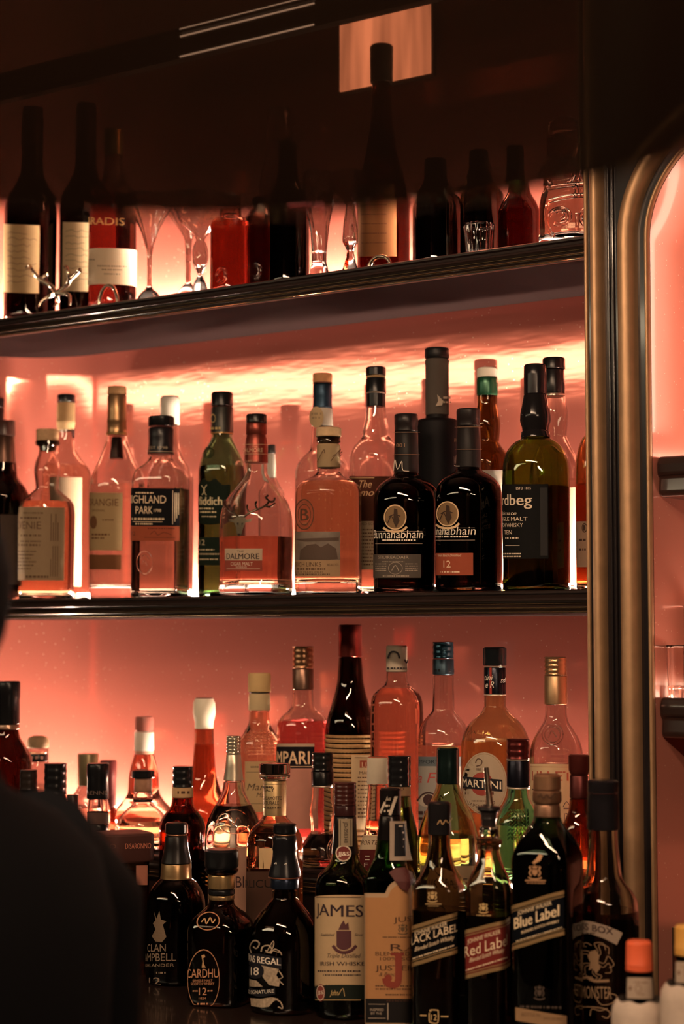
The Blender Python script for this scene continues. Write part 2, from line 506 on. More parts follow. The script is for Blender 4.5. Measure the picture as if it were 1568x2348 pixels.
# ------------------------------------------------------------------ shelves
def shelf(name, label, zt, zb, x1=None, lamp=None, y0=0.0):
    t = thing(name, label, 'shelf', (0, 0, zb))
    T = zt - zb
    P = wall_path(.001, x1); P[-1] = (XLW + .001, y0)
    P = [(x, y) for x, y in P] + [((XR + .012) if x1 is None else x1, y0)]
    plan_extr('board', P, 0, T, UNDER, t)
    pr = [(0, T), (-.010, T), (-.0125, T * .95), (-.0125, T * .86), (-.009, T * .80), (-.0085, T * .70), (-.012, T * .64), (-.013, T * .56), (-.011, T * .5),
          (-.008, T * .45), (-.0075, T * .38), (-.010, T * .30), (-.010, T * .20), (-.007, T * .12), (-.007, 0), (0, 0)]
    xr = P[0][0]
    extr_x('front_moulding', [(y0 + a, b) for a, b in pr], XLW + .001, xr, DARKWOOD, t, sharp=25)
    for k, (yy, f, r) in enumerate(((-.0105, .25, .0011), (-.0078, .07, .0009), (-.0092, .42, .0005))):
        V, Fc = [], []
        tube_vf([(XLW + .002, y0 + yy, T * f), (xr, y0 + yy, T * f)], r, V, Fc, 8)
        obj('brass_strip', V, Fc, BRASSB, t)
    if lamp:
        V, Fc = [], []
        tube_vf([(x, y, T + .0075) for x, y in wall_path(.016, xr - .004)], .0062, V, Fc, 8)
        ls = obj('light_strip', V, Fc, EMIT3 if 'low' in lamp else EMIT, None, loc=(0, 0, zb + .0004)); ls['label'] = 'glowing warm light strip along the wall on the ' + lamp; ls['category'] = 'light strip'; ls['group'] = 'shelf light strips'
    return t
shelf('shelf', 'dark moulded shelf with thin brass lines carrying wine and crystal glasses', ZU, ZUb, lamp='upper shelf')
shelf('shelf', 'dark moulded shelf in the middle carrying a row of whisky bottles', ZM, ZMb, lamp='middle shelf')
shelf('shelf', 'low dark shelf behind the counter bottles, under the liqueur bottles', ZL, ZLb, lamp='low back shelf')
RT_ = .05
struct(extr_x('trim_8', [(a - .002, ZTb + b * RT_) for a, b in ((.010, 1), (-.010, 1), (-.012, .86), (-.008, .8), (-.008, .6), (-.013, .55), (-.013, .3), (-.009, .2), (-.009, 0), (.010, 0))], XLW + .001, XR + .012, DARKWOOD, sharp=25))
for q, (a, b, xa, xb) in enumerate(((-.012, .95, 413, 722), (-.011, .72, 413, 722), (-.0115, .06, 413, 722), (-.012, .90, 775, 985))):  # glowing lines added to stand in for glints along the rail
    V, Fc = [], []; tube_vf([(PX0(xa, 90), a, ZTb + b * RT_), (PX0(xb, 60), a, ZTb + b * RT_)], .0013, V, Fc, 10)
    gl = obj('added_glint', V, Fc, mat('rail_glint_glow', (1, .8, .6), .5, emit=(1, .62, .42), es=16)); gl['category'] = 'added glint line'; gl['group'] = 'added glint lines on the high rail'
    gl['label'] = ('thin glowing line added as a glint on the high rail, uppermost of its three', 'thin glowing line added as a glint on the high rail, middle of its three', 'thin glowing line added as a glint on the high rail, lowest of its three', 'thin glowing line added as a glint crossing the orange glow panel')[q]
# emissive panel added in place of an orange lit patch of wall
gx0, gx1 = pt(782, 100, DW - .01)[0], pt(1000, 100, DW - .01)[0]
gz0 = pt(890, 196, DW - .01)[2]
gp = thing('added_glow_panel', 'backlit copper panel glowing orange behind the tall cork-capped bottle', 'lamp', (gx0, DW - .012, gz0))  # added panel standing in for an orange lit patch of wall
box('added_panel_frame', 0, gx1 - gx0, 0, .010, 0, .52, DARKWOOD, gp)
box('glow_sheet', .004, gx1 - gx0 - .004, -.004, 0, .004, .516, mat('orange_patch_glow', (.5, .2, .1), .3, emit=(1, .30, .14), es=26, bump=.1, bscale=12), gp)
gm_ = bpy.data.materials['orange_patch_glow']; nt = gm_.node_tree; bs = nt.nodes['Principled BSDF']
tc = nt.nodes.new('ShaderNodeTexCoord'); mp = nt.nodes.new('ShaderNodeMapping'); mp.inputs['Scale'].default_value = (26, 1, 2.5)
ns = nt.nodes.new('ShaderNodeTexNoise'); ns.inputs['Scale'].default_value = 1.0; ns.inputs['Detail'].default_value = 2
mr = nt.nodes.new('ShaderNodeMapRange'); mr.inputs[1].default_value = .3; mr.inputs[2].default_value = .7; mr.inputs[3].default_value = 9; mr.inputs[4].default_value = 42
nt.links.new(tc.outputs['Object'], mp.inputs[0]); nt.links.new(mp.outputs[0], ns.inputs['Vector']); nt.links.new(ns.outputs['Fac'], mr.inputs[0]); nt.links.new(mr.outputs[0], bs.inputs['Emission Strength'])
# lower front and counter
struct(box('wall_fascia', XLW, XR + 1.0, .002, .05, ZC - .0, ZLb, DARKWOOD))
ct = thing('back_bar_counter', 'dark wooden back bar counter under the front row of bottles', 'counter', (0, 0, 0))
box('worktop', -2.4, 2.4, -.72, .0, ZC - .04, ZC, mat('counter_top', (.018, .010, .008), .25, coat=.4), ct, bev=.006)
box('cabinet_body', -2.36, 2.36, -.68, -.02, .08, ZC - .042, DARKWOOD, ct)
for i in range(6):
    box('door', -2.34 + i * .78, -2.34 + i * .78 + .76, -.70, -.681, .12, ZC - .08, DARKWOOD, ct, bev=.004)
# ------------------------------------------------------------------ brass framed post and arch on the right
YP = -.045
def PX(px, y=1100, Y=YP): return pt(px, y, Y)[0]
def PZ(px, py, Y=YP): return pt(px, py, Y)[2]
xA = PX(1345)
xin = PX(1490, 1100); zc = PZ(1490, 545); rin = PX(1776, 545) - xin; xcen = xin + rin
rz = (PZ(1563, 349) - zc) / sqrt(1 - ((xcen - PX(1563, 349)) / rin) ** 2)
def arch(off, z0):
    "arch outline grown outwards by off, left jamb, round head, right jamb"
    P = [(xin - off, z0)]
    P += [(xin - off, z0 + (zc - z0) * i / 3) for i in range(1, 3)]
    for i in range(41):
        a = pi * i / 40
        P.append((xcen - (rin + off) * cos(a), zc + (rz + off) * sin(a)))
    P += [(2 * xcen - xin + off, z0 + (zc - z0) * i / 3) for i in (2, 1, 0)]
    return P
inn = arch(0.0, ZC + .0)
xRt = 2 * xcen - xA
outp = []
for i, (x, z) in enumerate(inn):
    if i < 3: outp.append((xA, z))
    elif i >= len(inn) - 3: outp.append((xRt, z))
    else:
        a = (i - 3) / 40
        if a < .25: outp.append((xA, zc + (2.93 - zc) * a / .25))
        elif a <= .75: outp.append((xA + (xRt - xA) * (a - .25) / .5, 2.93))
        else: outp.append((xRt, 2.93 - (2.93 - zc) * (a - .75) / .25))
n = len(inn)
V = [(x, YP, z) for x, z in inn] + [(x, YP, z) for x, z in outp] + [(x, .02, z) for x, z in inn] + [(x, .02, z) for x, z in outp]
Fc = []
for i in range(n - 1):
    Fc += [(i, i + 1, n + i + 1, n + i), (2 * n + i, 2 * n + i + 1, 3 * n + i + 1, 3 * n + i), (i, i + 1, 2 * n + i + 1, 2 * n + i), (n + i, n + i + 1, 3 * n + i + 1, 3 * n + i)]
Fc += [(0, n, 3 * n, 2 * n), (n - 1, 2 * n - 1, 4 * n - 1, 3 * n - 1)]
BLACKL = mat('black_lacquer', (.010, .008, .009), .22, coat=.6)
struct(obj('trim_1', V, Fc, BLACKL, smooth=False))
def sweep(name, P, rx, ry, m, y=YP, seg=16):
    "half round moulding laid on the post along a path in its plane"
    V, Fc = [], []; N = len(P)
    for i, (x, z) in enumerate(P):
        a = P[max(i - 1, 0)]; b = P[min(i + 1, N - 1)]
        dx, dz = b[0] - a[0], b[1] - a[1]; L = hypot(dx, dz); nx, nz = -dz / L, dx / L
        for k in range(seg + 1):
            q = pi * k / seg
            V.append((x + nx * rx * cos(q), y - ry * sin(q), z + nz * rx * cos(q)))
    w_ = seg + 1
    for i in range(N - 1):
        for k in range(seg): a = i * w_ + k; Fc.append((a, a + 1, a + 1 + w_, a + w_))
        Fc.append((i * w_, i * w_ + w_, i * w_ + w_ + seg, i * w_ + seg))
    Fc += [tuple(range(seg + 1)), tuple((N - 1) * w_ + k for k in range(seg + 1))]
    return struct(obj(name, V, Fc, m))
def wpx(a, b): return (PX(b) - PX(a)) / 2
c_big = xin - PX(1446); h_big = wpx(1425, 1467)
sweep('trim_2', arch(c_big, ZC), h_big, .020, BRASS)
sweep('trim_3', arch(xin - PX(1490), ZC), wpx(1485, 1496), .007, BRASS)
sweep('trim_4', [(PX(1377), ZC), (PX(1377), 2.9)], wpx(1363, 1391), .017, BRASS)
sweep('trim_5', [(PX(1349), ZC), (PX(1349), 2.9)], wpx(1345, 1354), .004, BRASS)
for i, p in enumerate((1402, 1412)):
    sweep('trim_%d' % (6 + i), [(PX(p), ZC), (PX(p), 2.9)], wpx(1398, 1405), .004, BLACKL)
# partition between the niches, and the niche behind the arch
struct(box('wall_partition', XR + .014, XR + .07, .022, DW + .1, ZC, 2.93, mat('copper_side', (.5, .14, .1), .4)))
xs0, xs1 = XR + .072, xRt - .05
COPPER2 = wall_mat('copper_pink_panel', (.72, .28, .21), .2, .22)
struct(box('wall_niche', xs0, xs1, DW, DW + .02, ZC, 2.93, COPPER2))
ln = arch(-.0012, ZC); N = len(ln)
V = [(x, YP + .006, z) for x, z in ln] + [(x, DW, z) for x, z in ln]
struct(obj('wall_niche_lining', V, [(i, i + 1, N + i + 1, N + i) for i in range(N - 1)], COPPER2))
def niche_shelf(label, pt0, pb0, lamp):
    zt, zb = pt(1540, pt0, -.025)[2], pt(1540, pb0, -.025)[2]
    x0 = xin + .0022
    t = thing('shelf', label, 'shelf', (x0, 0, zb)); T = zt - zb; x1 = 2 * xcen - 2 * xin - .0044
    V = []; P = [(-.025, T), (-.03, T * .8), (-.029, T * .55), (-.023, T * .5), (-.025, T * .1), (-.019, 0), (DW - .002, 0), (DW - .002, T)]
    o = extr_x('board', P, 0, x1, DARKWOOD, t, sharp=25)
    md = o.modifiers.new('bevel', 'BEVEL'); md.width = .006; md.segments = 3
    V, Fc = [], []
    tube_vf([(.01, DW - .02, T + .0066), (x1 - .01, DW - .02, T + .0066)], .006, V, Fc, 8)
    ls = obj('light_strip', V, Fc, EMIT2, None, loc=(x0, 0, zb + .0004)); ls['label'] = 'glowing light strip in the niche on the ' + lamp; ls['category'] = 'light strip'; ls['group'] = 'shelf light strips'
    return zt, x0
ZN1, xn1 = niche_shelf('short dark shelf end in the copper niche behind the arch, the higher one', 1045, 1138, 'higher niche shelf')
ZN2, xn2 = niche_shelf('dark shelf end in the copper niche carrying cut glass tumblers', 1600, 1693, 'lower niche shelf')
V, Fc = [], []
# ------------------------------------------------------------------ lamps of the room and added lamps
def lamp_bar(name, label, x0, x1, y0, y1, z, col, es, h=.03):
    t = thing(name, label, 'lamp', ((x0 + x1) / 2, (y0 + y1) / 2, z)); a, b = (x1 - x0) / 2, (y1 - y0) / 2
    box('housing', -a - .02, a + .02, -b - .02, b + .02, .002, .05, DARKWOOD, t)
    box('diffuser', -a, a, -b, b, -h, 0, mat(name + '_glow', (1, .8, .6), .5, emit=col, es=es), t)
    for sx in (-.8, .8):
        V, Fc = [], []; tube_vf([(a * sx, 0, .05), (a * sx, 0, 2.95 - z)], .006, V, Fc, 6); obj('hanger', V, Fc, BRASS, t)
lamp_bar('ceiling_light', 'long warm ceiling light box hanging behind the viewer', -3.25, -.1, -3.15, -2.78, 2.47, (1, .80, .52), 11.0)
lamp_bar('linear_lamp', 'slim warm bar lamp hanging over the back bar', .1, 1.3, -1.50, -1.44, 2.35, (1, .66, .42), 100.0)
lamp_bar('linear_lamp', 'short warm bar lamp hanging in front of the brass post', 1.7, 2.7, -1.9, -1.84, 2.2, (1, .62, .36), 28.0)  # unseen lamp added to brighten the brass mouldings
V, Fc = [], []; xq = pt(1850, 800, DW - .03)[0]; tube_vf([(xq, DW - .028, ZN1 + .06), (xq, DW - .028, 2.5)], .007, V, Fc, 8)
vs = obj('light_strip', V, Fc, EMIT4); vs['label'] = 'added upright light strip, out of view, brightening the copper niche'; vs['category'] = 'light strip'  # strip beyond the view, added to brighten the niche wall
# ------------------------------------------------------------------ smoked glass pendant shade close to the viewer
def place(px, dist):
    "plan position seen at photo column px at a level distance"
    q = TH + atan((784 - px) / F)
    return CX - sin(q) * dist, CY + cos(q) * dist
lx, ly = place(330, .60)
lz = CZ + .197
t = thing('pendant_lamp', 'large smoked brown glass pendant shade hanging close to the viewer, out of focus', 'lamp', (lx, ly, lz))
R0 = .25
so = [(R0 * q, z) for q, z in ((1.0, 0), (1.005, .02), (1.0, .08), (.98, .16), (.93, .24), (.82, .31), (.62, .37), (.35, .41), (.12, .425))]
rings = [(z, r) for r, z in so] + [(z - .006, r - .006 if r > .05 else r) for r, z in reversed(so)]
rings[-1] = (.0, R0 - .006)
V, Fc = [], []; lathe_vf(rings + [rings[0]], V, Fc, 72, close_top=False, close_bot=False)
SMOKE = mat('smoked_glass', (.022, .019, .016), .03, 0, 1.0, 1.15)
nt = SMOKE.node_tree; df = nt.nodes.new('ShaderNodeBsdfDiffuse'); df.inputs[0].default_value = (.30, .20, .14, 1); mxs = nt.nodes.new('ShaderNodeMixShader'); mxs.inputs[0].default_value = .13
nt.links.new(nt.nodes['Principled BSDF'].outputs[0], mxs.inputs[1]); nt.links.new(df.outputs[0], mxs.inputs[2]); nt.links.new(mxs.outputs[0], nt.nodes['Material Output'].inputs[0])
obj('lamp_shade', V, Fc, SMOKE, t)
V, Fc = [], []; lathe_vf([(.46, .02), (.46, .035), (.42, .04), (.40, .025), (.33, .022), (.33, .01)], V, Fc, 24); obj('socket', V, Fc, BRASS, t)
V, Fc = [], []; lathe_vf([(.33 - .005, .012), (.31, .014), (.295, .024), (.275, .030), (.255, .026), (.243, .012), (.240, .003)], V, Fc, 24); obj('added_bulb', V, Fc, mat('added_haze_bulb', (1, .7, .4), .4, emit=(1, .58, .34), es=24), t)  # lit bulb added to put a brown haze on the smoked glass
V, Fc = [], []; tube_vf([(0, 0, .455), (0, 0, 2.95 - lz)], .004, V, Fc, 8); obj('cord', V, Fc, mat('black_cord', (.01, .01, .01), .7), t)
# ================================================================== bottles on the middle shelf
GM = 'bottles on the middle shelf'
def T(txt, x0, x1, y, h, **o): return ('t', txt, x0, x1, y, h, o)
AMB = liquor((.97, .80, .62)); PALE = liquor((.99, .93, .82)); PEACH = liquor((.98, .86, .74)); REDB = liquor((.74, .38, .25)); DKAMB = liquor((.42, .15, .06)); YEL = liquor((.85, .70, .38))
SHM = 1372
# dark bottles half hidden at the shelf's far end
b = Bottle('whisky_bottle', 'dark brown-sleeved bottle behind the blurred figure, farthest along the middle shelf', 'bottle', 8, .05, ZM, [(1062, 27), (1090, 30), (1120, 50), (1140, 58), (SHM, 58)], glass((.12, .05, .04)), liq=(1150, DKAMB), group=GM)
b.part('cap', [(965, 24), (1000, 24)], plastic((.06, .025, .02))); b.part('neck_sleeve', [(1001, 23), (1062, 25)], foil((.10, .05, .035)))
b.label(0, 45, 1180, 1340, paper((.10, .07, .055)))
b = Bottle('whisky_bottle', 'black-capped bottle standing behind the brown-sleeved one at the shelf end', 'bottle', -15, .15, ZM, [(980, 20), (1020, 22), (1060, 50), (SHM, 52)], glass((.3, .15, .1)), group=GM)
b.part('cap', [(914, 22), (935, 22)], plastic(BLK)); b.part('neck_sleeve', [(936, 21), (980, 21)], foil((.03, .02, .02)))
# wooden stopper, bulging neck
b = Bottle('whisky_bottle', 'clear bottle with bulging neck, pale wooden stopper and large beige paper label', 'bottle', 107, .05, ZM,
           [(1024, 19), (1040, 20), (1060, 27), (1082, 30), (1104, 27), (1120, 26), (1132, 38), (1146, 54), (1160, 62), (1185, 64), (1335, 63), (SHM, 62)], glass(WARMC), liq=(1152, AMB), group=GM)
b.part('stopper', [(985, 26), (1012, 26)], cork((.55, .34, .18))); b.part('glass_lip', [(1010, 26), (1013, 28), (1020, 28), (1024, 22)], glass(WARMC)); b.part('cork', [(1012, 17), (1034, 17)], cork())
l = b.label(36, 147, 1163, 1331, paper((.40, .28, .17)))
b.prints([T('BALVENIE', 20, 95, 1213, 17), ('m', 55, 100, 1178, 3), ('m', 48, 92, 1190, 4), ('m', 50, 95, 1230, 4), ('m', 50, 95, 1243, 3), ('m', 45, 96, 1252, 4)] +
         [('m', 45, 85 - (i % 3) * 6, 1266 + 8 * i, 3) for i in range(6)] + [('m', 62, 112, 1325, 5)] +
         [('r', 116 + 5 * i, 118 + 5 * i, 1178 + 20 * (i % 2), 1240) for i in range(4)] + [('r', 116 + 5 * i, 117.5 + 5 * i, 1252 + 30 * (i == 0), 1322) for i in range(4)], ink((.13, .07, .04)), l)
# black cap, cream neck band
b = Bottle('whisky_bottle', 'clear bottle with flat black cap and cream neck band behind the wooden-stoppered bottle', 'bottle', 149, .15, ZM,
           [(986, 19), (1010, 20), (1035, 26), (1056, 40), (1074, 54), (1095, 59), (SHM, 59)], glass(WARMC), liq=(1069, PEACH), group=GM)
b.part('cap', [(905, 20), (909, 21), (923, 21)], plastic(BLK)); b.part('neck_band', [(924, 20), (966, 21), (968, 22), (980, 20), (988, 19)], paper((.65, .43, .22)))
b.prints([('m', 130, 150, 940, 6), ('m', 132, 165, 962, 4), ('p', [(160, 980), (169, 978), (171, 1004), (163, 1003)])], ink((.04, .02, .02)), b.root, 'ribbon_tag')
b.label(115, 186, 1094, 1345, paper((.70, .50, .34)))
# cork cap, brown foil, conical shoulders
b = Bottle('whisky_bottle', 'clear bottle with conical shoulders, brown foil neck and tan label', 'bottle', 266, .10, ZM,
           [(998, 23), (1012, 25), (1030, 32), (1055, 42), (1080, 53), (1100, 59), (1125, 61), (1340, 59), (SHM, 57)], glass(CLEAR), liq=(1112, PALE), group=GM, thick=.02)
b.part('cap', [(887, 21), (903, 22), (906, 21)], cork((.45, .26, .12))); b.part('neck_sleeve', [(907, 22), (945, 22), (962, 22), (963, 23), (970, 23), (972, 22), (990, 23), (999, 24)], foil((.38, .22, .11)))
b.part('gold_ring', [(992, 24), (998, 24.6)], foil(GOLD))
b.part('inner_foil_tag', [(1003, 12), (1036, 15), (1052, 16)], mat('dark_foil', (.05, .02, .015), .3, .5))
l = b.label(198, 280, 1130, 1262, paper((.48, .33, .17)))
b.prints([T('MORANGIE', 201, 271, 1160, 16), T('ORIGINAL', 212, 242, 1173, 5), ('e', 216, 1198, 8, 15), ('m', 236, 262, 1194, 3), ('m', 212, 252, 1228, 4), ('m', 212, 240, 1236, 4)], ink((.16, .07, .03)), l)
b.label(204, 278, 1272, 1306, paper((.22, .09, .04)), 'lower_label')
# white capped behind
b = Bottle('whisky_bottle', 'clear bottle with tall white cap behind the black-labelled square bottle', 'bottle', 388, .155, ZM,
           [(976, 20), (1000, 22), (1030, 25), (1050, 32), (1075, 48), (1100, 55), (SHM, 55)], glass(CLEAR), group=GM)
b.part('cap', [(911, 21), (917, 22.5), (934, 22.5), (936, 22), (974, 23)], plastic((.62, .58, .50))); b.part('cap_disc', [(909, 20), (912, 20)], plastic((.10, .05, .03)))
# square bottle, black label
b = Bottle('whisky_bottle', 'square-shouldered clear bottle with black and orange label and black cap', 'bottle', 368, .052, ZM,
           [(1042, 26), (1050, 26), (1058, 32), (1070, 46), (1082, 60), (1096, 66), (1110, 67), (1335, 67), (SHM, 66)], glass(CLEAR), liq=(1122, PEACH), sq=4.5, face=-22, group=GM)
b.part('cap', [(955, 28), (958, 30), (975, 30), (978, 29)], plastic(BLK)); sl = b.part('neck_sleeve', [(981, 28), (987, 30), (1005, 28), (1030, 29), (1042, 31)], plastic((.012, .010, .012), .35))
b.prints([T('EST 1798', 346, 380, 1030, 6), ('r', 342, 395, 1035, 1036.5)], ink((.5, .40, .28)), sl, off=.004)
l = b.label(292, 411, 1120, 1206, paper((.012, .012, .014)))
b.prints([T('HIGHLAND', 296, 380, 1154, 18), T('PARK', 312, 350, 1178, 17), T('1798', 353, 369, 1174, 7, b=.016), ('m', 312, 352, 1132, 3), ('m', 304, 376, 1192, 4), ('r', 306, 372, 1196, 1197.2), ('m', 312, 350, 1203, 3), ('r', 394, 395.3, 1124, 1202)] + [('r', 399 + 4 * i, 400.5 + 4 * i, 1130, 1196 - 8 * i) for i in range(3)], ink((.80, .62, .42)), l)
l = b.label(292, 411, 1206.5, 1240, paper((.42, .10, .05)), 'lower_label')
b.prints([T('12', 304, 312, 1228, 9), ('m', 340, 400, 1213, 2.5), ('l', [(345, 1226), (355, 1218), (362, 1227), (375, 1221), (392, 1226)], 1.2), ('r', 332, 400, 1232, 1233)], ink((.12, .03, .02)), l)
b.relief([circ(333, 1290, 18, 26), [(322, 1305), (333, 1320), (345, 1305)], [(322, 1282), (333, 1272), (344, 1284)], [(326, 1294), (332, 1285), (338, 1297)]], .0007, glass(CLEAR), 'embossed_seal')
# green bottle
b = Bottle('whisky_bottle', 'green rounded-triangular bottle with black cap and scalloped dark label', 'bottle', 508, .135, ZM,
           [(996, 24), (1006, 25), (1020, 32), (1040, 42), (1060, 50), (1085, 53), (1340, 53), (SHM, 52)], glass((.30, .52, .36)), liq=(1070, YEL), sq=3, face=-30, group=GM)
b.part('cap', [(900, 24), (904, 25), (932, 25)], plastic(BLK)); sl = b.part('neck_sleeve', [(934, 25), (990, 26), (994, 26)], foil((.05, .05, .045), .4))
b.prints([('o', 491, 960, 5, 10, 1), ('m', 486, 505, 985, 5)], ink((.6, .45, .2)), sl, off=.004)
b.part('gold_ring', [(992, 26), (996, 26)], foil(GOLD))
b.relief([circ(477, 1038, 13, 12), circ(477, 1038, 8, 8)], .0012, glass((.30, .52, .36)), 'glass_seal')
l = b.label(446, 527, 1100, 1203, paper((.018, .028, .020)), fn=lambda t: 26 * abs(2 * t - 1) ** 2 - 4 * cos(6 * pi * t), bow=-10)
b.prints([T('fiddich', 458, 509, 1158, 19, b=.02), ('l', [(462, 1113), (470, 1124), (464, 1135)], 1.5), ('l', [(475, 1112), (468, 1124), (474, 1136)], 1.5), ('m', 458, 490, 1168, 3.5), ('m', 460, 496, 1176, 3.5), ('m', 464, 496, 1186, 2.5)], ink((.82, .72, .45)), l)
l = b.label(446, 530, 1232, 1296, paper((.022, .035, .024)), 'lower_label')
b.prints([T('12', 459, 471, 1250, 13), ('m', 458, 492, 1262, 3), ('m', 458, 503, 1272, 3), ('m', 460, 500, 1284, 3)], ink((.7, .6, .38)), l)
# stag bottle
b = Bottle('whisky_bottle', 'broad clear bottle with silver stag head relief and maroon neck foil', 'bottle', 587, .052, ZM,
           [(1062, 25), (1085, 26), (1098, 32), (1115, 46), (1135, 62), (1160, 76), (1190, 83), (1230, 84), (1320, 83), (1350, 85), (SHM, 84)], glass(CLEAR), liq=(1233, REDB), group=GM, thick=.016)
b.part('cap', [(950, 23), (954, 24), (970, 24)], plastic((.012, .010, .010))); sl = b.part('neck_sleeve', [(971, 24), (995, 24), (998, 22), (1008, 25), (1030, 26), (1062, 27)], foil((.24, .05, .035), .35))
b.prints([T('THE', 579, 590, 1027, 4), T('DALMORE', 563, 599, 1037, 9), ('r', 562, 611, 1019, 1020), ('r', 562, 612, 1041, 1042), T('70cl e 40% vol', 563, 588, 1060, 5)], ink((.62, .40, .26)), sl, off=.004)
silver = mat('dull_silver', (.13, .10, .07), .35, 1.0)
b.relief([[(548, 1188), (540, 1178), (528, 1172), (519, 1160), (516, 1148)], [(528, 1172), (524, 1162), (530, 1158)], [(540, 1178), (538, 1165), (541, 1158)], [(519, 1160), (512, 1156), (510, 1150)],
          [(560, 1186), (572, 1176), (590, 1168), (606, 1160), (614, 1150), (608, 1142), (612, 1136)], [(590, 1168), (585, 1158), (588, 1150)], [(606, 1160), (618, 1162), (628, 1154)], [(614, 1150), (624, 1150), (627, 1142)], [(572, 1176), (567, 1166), (568, 1158)]], .0016, silver, 'antlers')
b.prints([('p', [(540, 1189), (548, 1186), (560, 1186), (566, 1190), (563, 1202), (559, 1212), (556, 1226), (551, 1231), (546, 1226), (545, 1212), (541, 1200)]), ('p', [(540, 1192), (528, 1190), (530, 1196), (541, 1199)]), ('p', [(566, 1192), (580, 1188), (576, 1196), (563, 1199)])], silver, b.root, 'stag_head', off=.003)
b.prints([('p', [(546, 1200), (550, 1198), (549, 1206)]), ('p', [(556, 1200), (560, 1199), (557, 1206)]), ('e', 551, 1226, 3, 2.5)], ink((.03, .02, .015)), b.root, 'stag_features', off=.0038)
l = b.label(517, 601, 1258, 1285, paper((.62, .48, .34)), off=.0006)
b.prints([T('THE', 545, 560, 1266, 4), T('DALMORE', 522, 594, 1282, 13, b=.016)], ink((.05, .03, .03)), l, off=.0011)
l = b.label(517, 601, 1285, 1309, paper((.34, .075, .05)), 'lower_label', off=.0006)
b.prints([T('CIGAR MALT', 531, 580, 1297, 8), T('RESERVE', 543, 567, 1302, 3.5), ('r', 522, 596, 1304, 1305)], ink((.75, .55, .42)), l, off=.0011)
# slim white necked, behind
b = Bottle('gin_bottle', 'slim bottle with white neck and dark cap peeking out behind the stag bottle', 'bottle', 622, .165, ZM, [(1096, 11), (1110, 18), (1135, 30), (SHM, 32)], glass(CLEAR), group=GM)
b.part('cap', [(1020, 9), (1040, 10)], plastic((.05, .05, .05))); b.part('neck_sleeve', [(1041, 9.5), (1096, 11)], plastic((.8, .75, .66)))
# blue foil
b = Bottle('whisky_bottle', 'clear round-shouldered bottle with orange wooden cap and dark blue foil neck', 'bottle', 739, .157, ZM,
           [(978, 24), (1000, 25), (1030, 28), (1045, 42), (1062, 56), (1085, 63), (SHM, 63)], glass(CLEAR), liq=(1118, PALE), group=GM)
b.part('cap', [(857, 22), (860, 22.5), (878, 22.5)], cork((.50, .24, .10)), ribs=30); b.part('glass_lip', [(878, 23), (881, 23)], glass(CLEAR)); b.part('neck_sleeve', [(882, 22), (912, 22), (914, 21.5), (936, 22.5)], foil((.02, .045, .075), .4))
b.part('neck_label', [(937, 23), (978, 25)], paper(WHITE)); b.prints([('e', 728, 957, 13, 24)], paper((.6, .45, .26)), b.root, 'neck_shield', off=.0045); b.prints([('m', 720, 737, 952, 5), ('m', 721, 735, 961, 4)], ink((.35, .25, .15)), b.root, off=.0055)
# roundel bottle
b = Bottle('whisky_bottle', 'clear pale-gold bottle with ribbed wooden stopper, round monogram and landscape label', 'bottle', 753, .05, ZM,
           [(1074, 27), (1082, 27), (1092, 36), (1102, 56), (1114, 70), (1130, 76), (1340, 77), (SHM, 76)], glass(CLEAR), liq=(1107, liquor((.96, .80, .58))), group=GM, thick=.018)
b.part('stopper', [(981, 28), (984, 29.5), (1002, 29.5)], cork((.60, .42, .24)), ribs=36); b.part('glass_lip', [(1003, 27), (1007, 28), (1014, 28), (1017, 25)], glass(WARMC)); b.part('cork', [(1003, 20), (1022, 20)], cork((.25, .12, .05)))
nl = b.part('neck_label', [(1019, 26), (1022, 27), (1070, 27), (1073, 26)], paper((.52, .38, .22)))
b.prints([('l', [(732, 1060), (744, 1032), (746, 1040)], 1.5), ('l', [(757, 1058), (775, 1030), (770, 1044), (778, 1036)], 1.5), ('l', [(760, 1048), (766, 1042), (772, 1048), (778, 1040)], 1.2)], ink((.12, .06, .03)), nl, off=.0045)
rl = b.prints([('o', 699, 1180, 22, 36, 2), ('o', 699, 1180, 15, 25, 1.5), T('B', 690, 709, 1194, 28, b=.025), T('BRUICHLADDICH', 686, 713, 1154, 5, d=8), T('SINGLE MALT', 685, 713, 1209, 5, d=-8)], ink((.10, .05, .03)), b.root, 'round_monogram')
l = b.label(667, 779, 1219, 1284, mat('landscape_picture', (.17, .13, .10), .5, var=.55, bscale=45))
b.prints([('p', [(690, 1262), (705, 1250), (725, 1247), (740, 1258), (752, 1284), (688, 1284)]), ('p', [(735, 1256), (752, 1246), (770, 1258), (774, 1282), (752, 1284)]), ('p', [(671, 1236), (776, 1232), (776, 1240), (700, 1242)])], ink((.09, .06, .045)), l)
l = b.label(667, 779, 1284, 1322, paper((.46, .30, .17)), 'lower_label')
b.prints([T('LADDICH LINKS', 676, 737, 1299, 10), T('46% ALC/VOL', 750, 776, 1298, 6), ('m', 676, 746, 1307, 4), T('ISLAY 15 YEARS OLD', 678, 741, 1314, 4), ('m', 680, 756, 1318, 2.5)], ink((.10, .05, .03)), l)
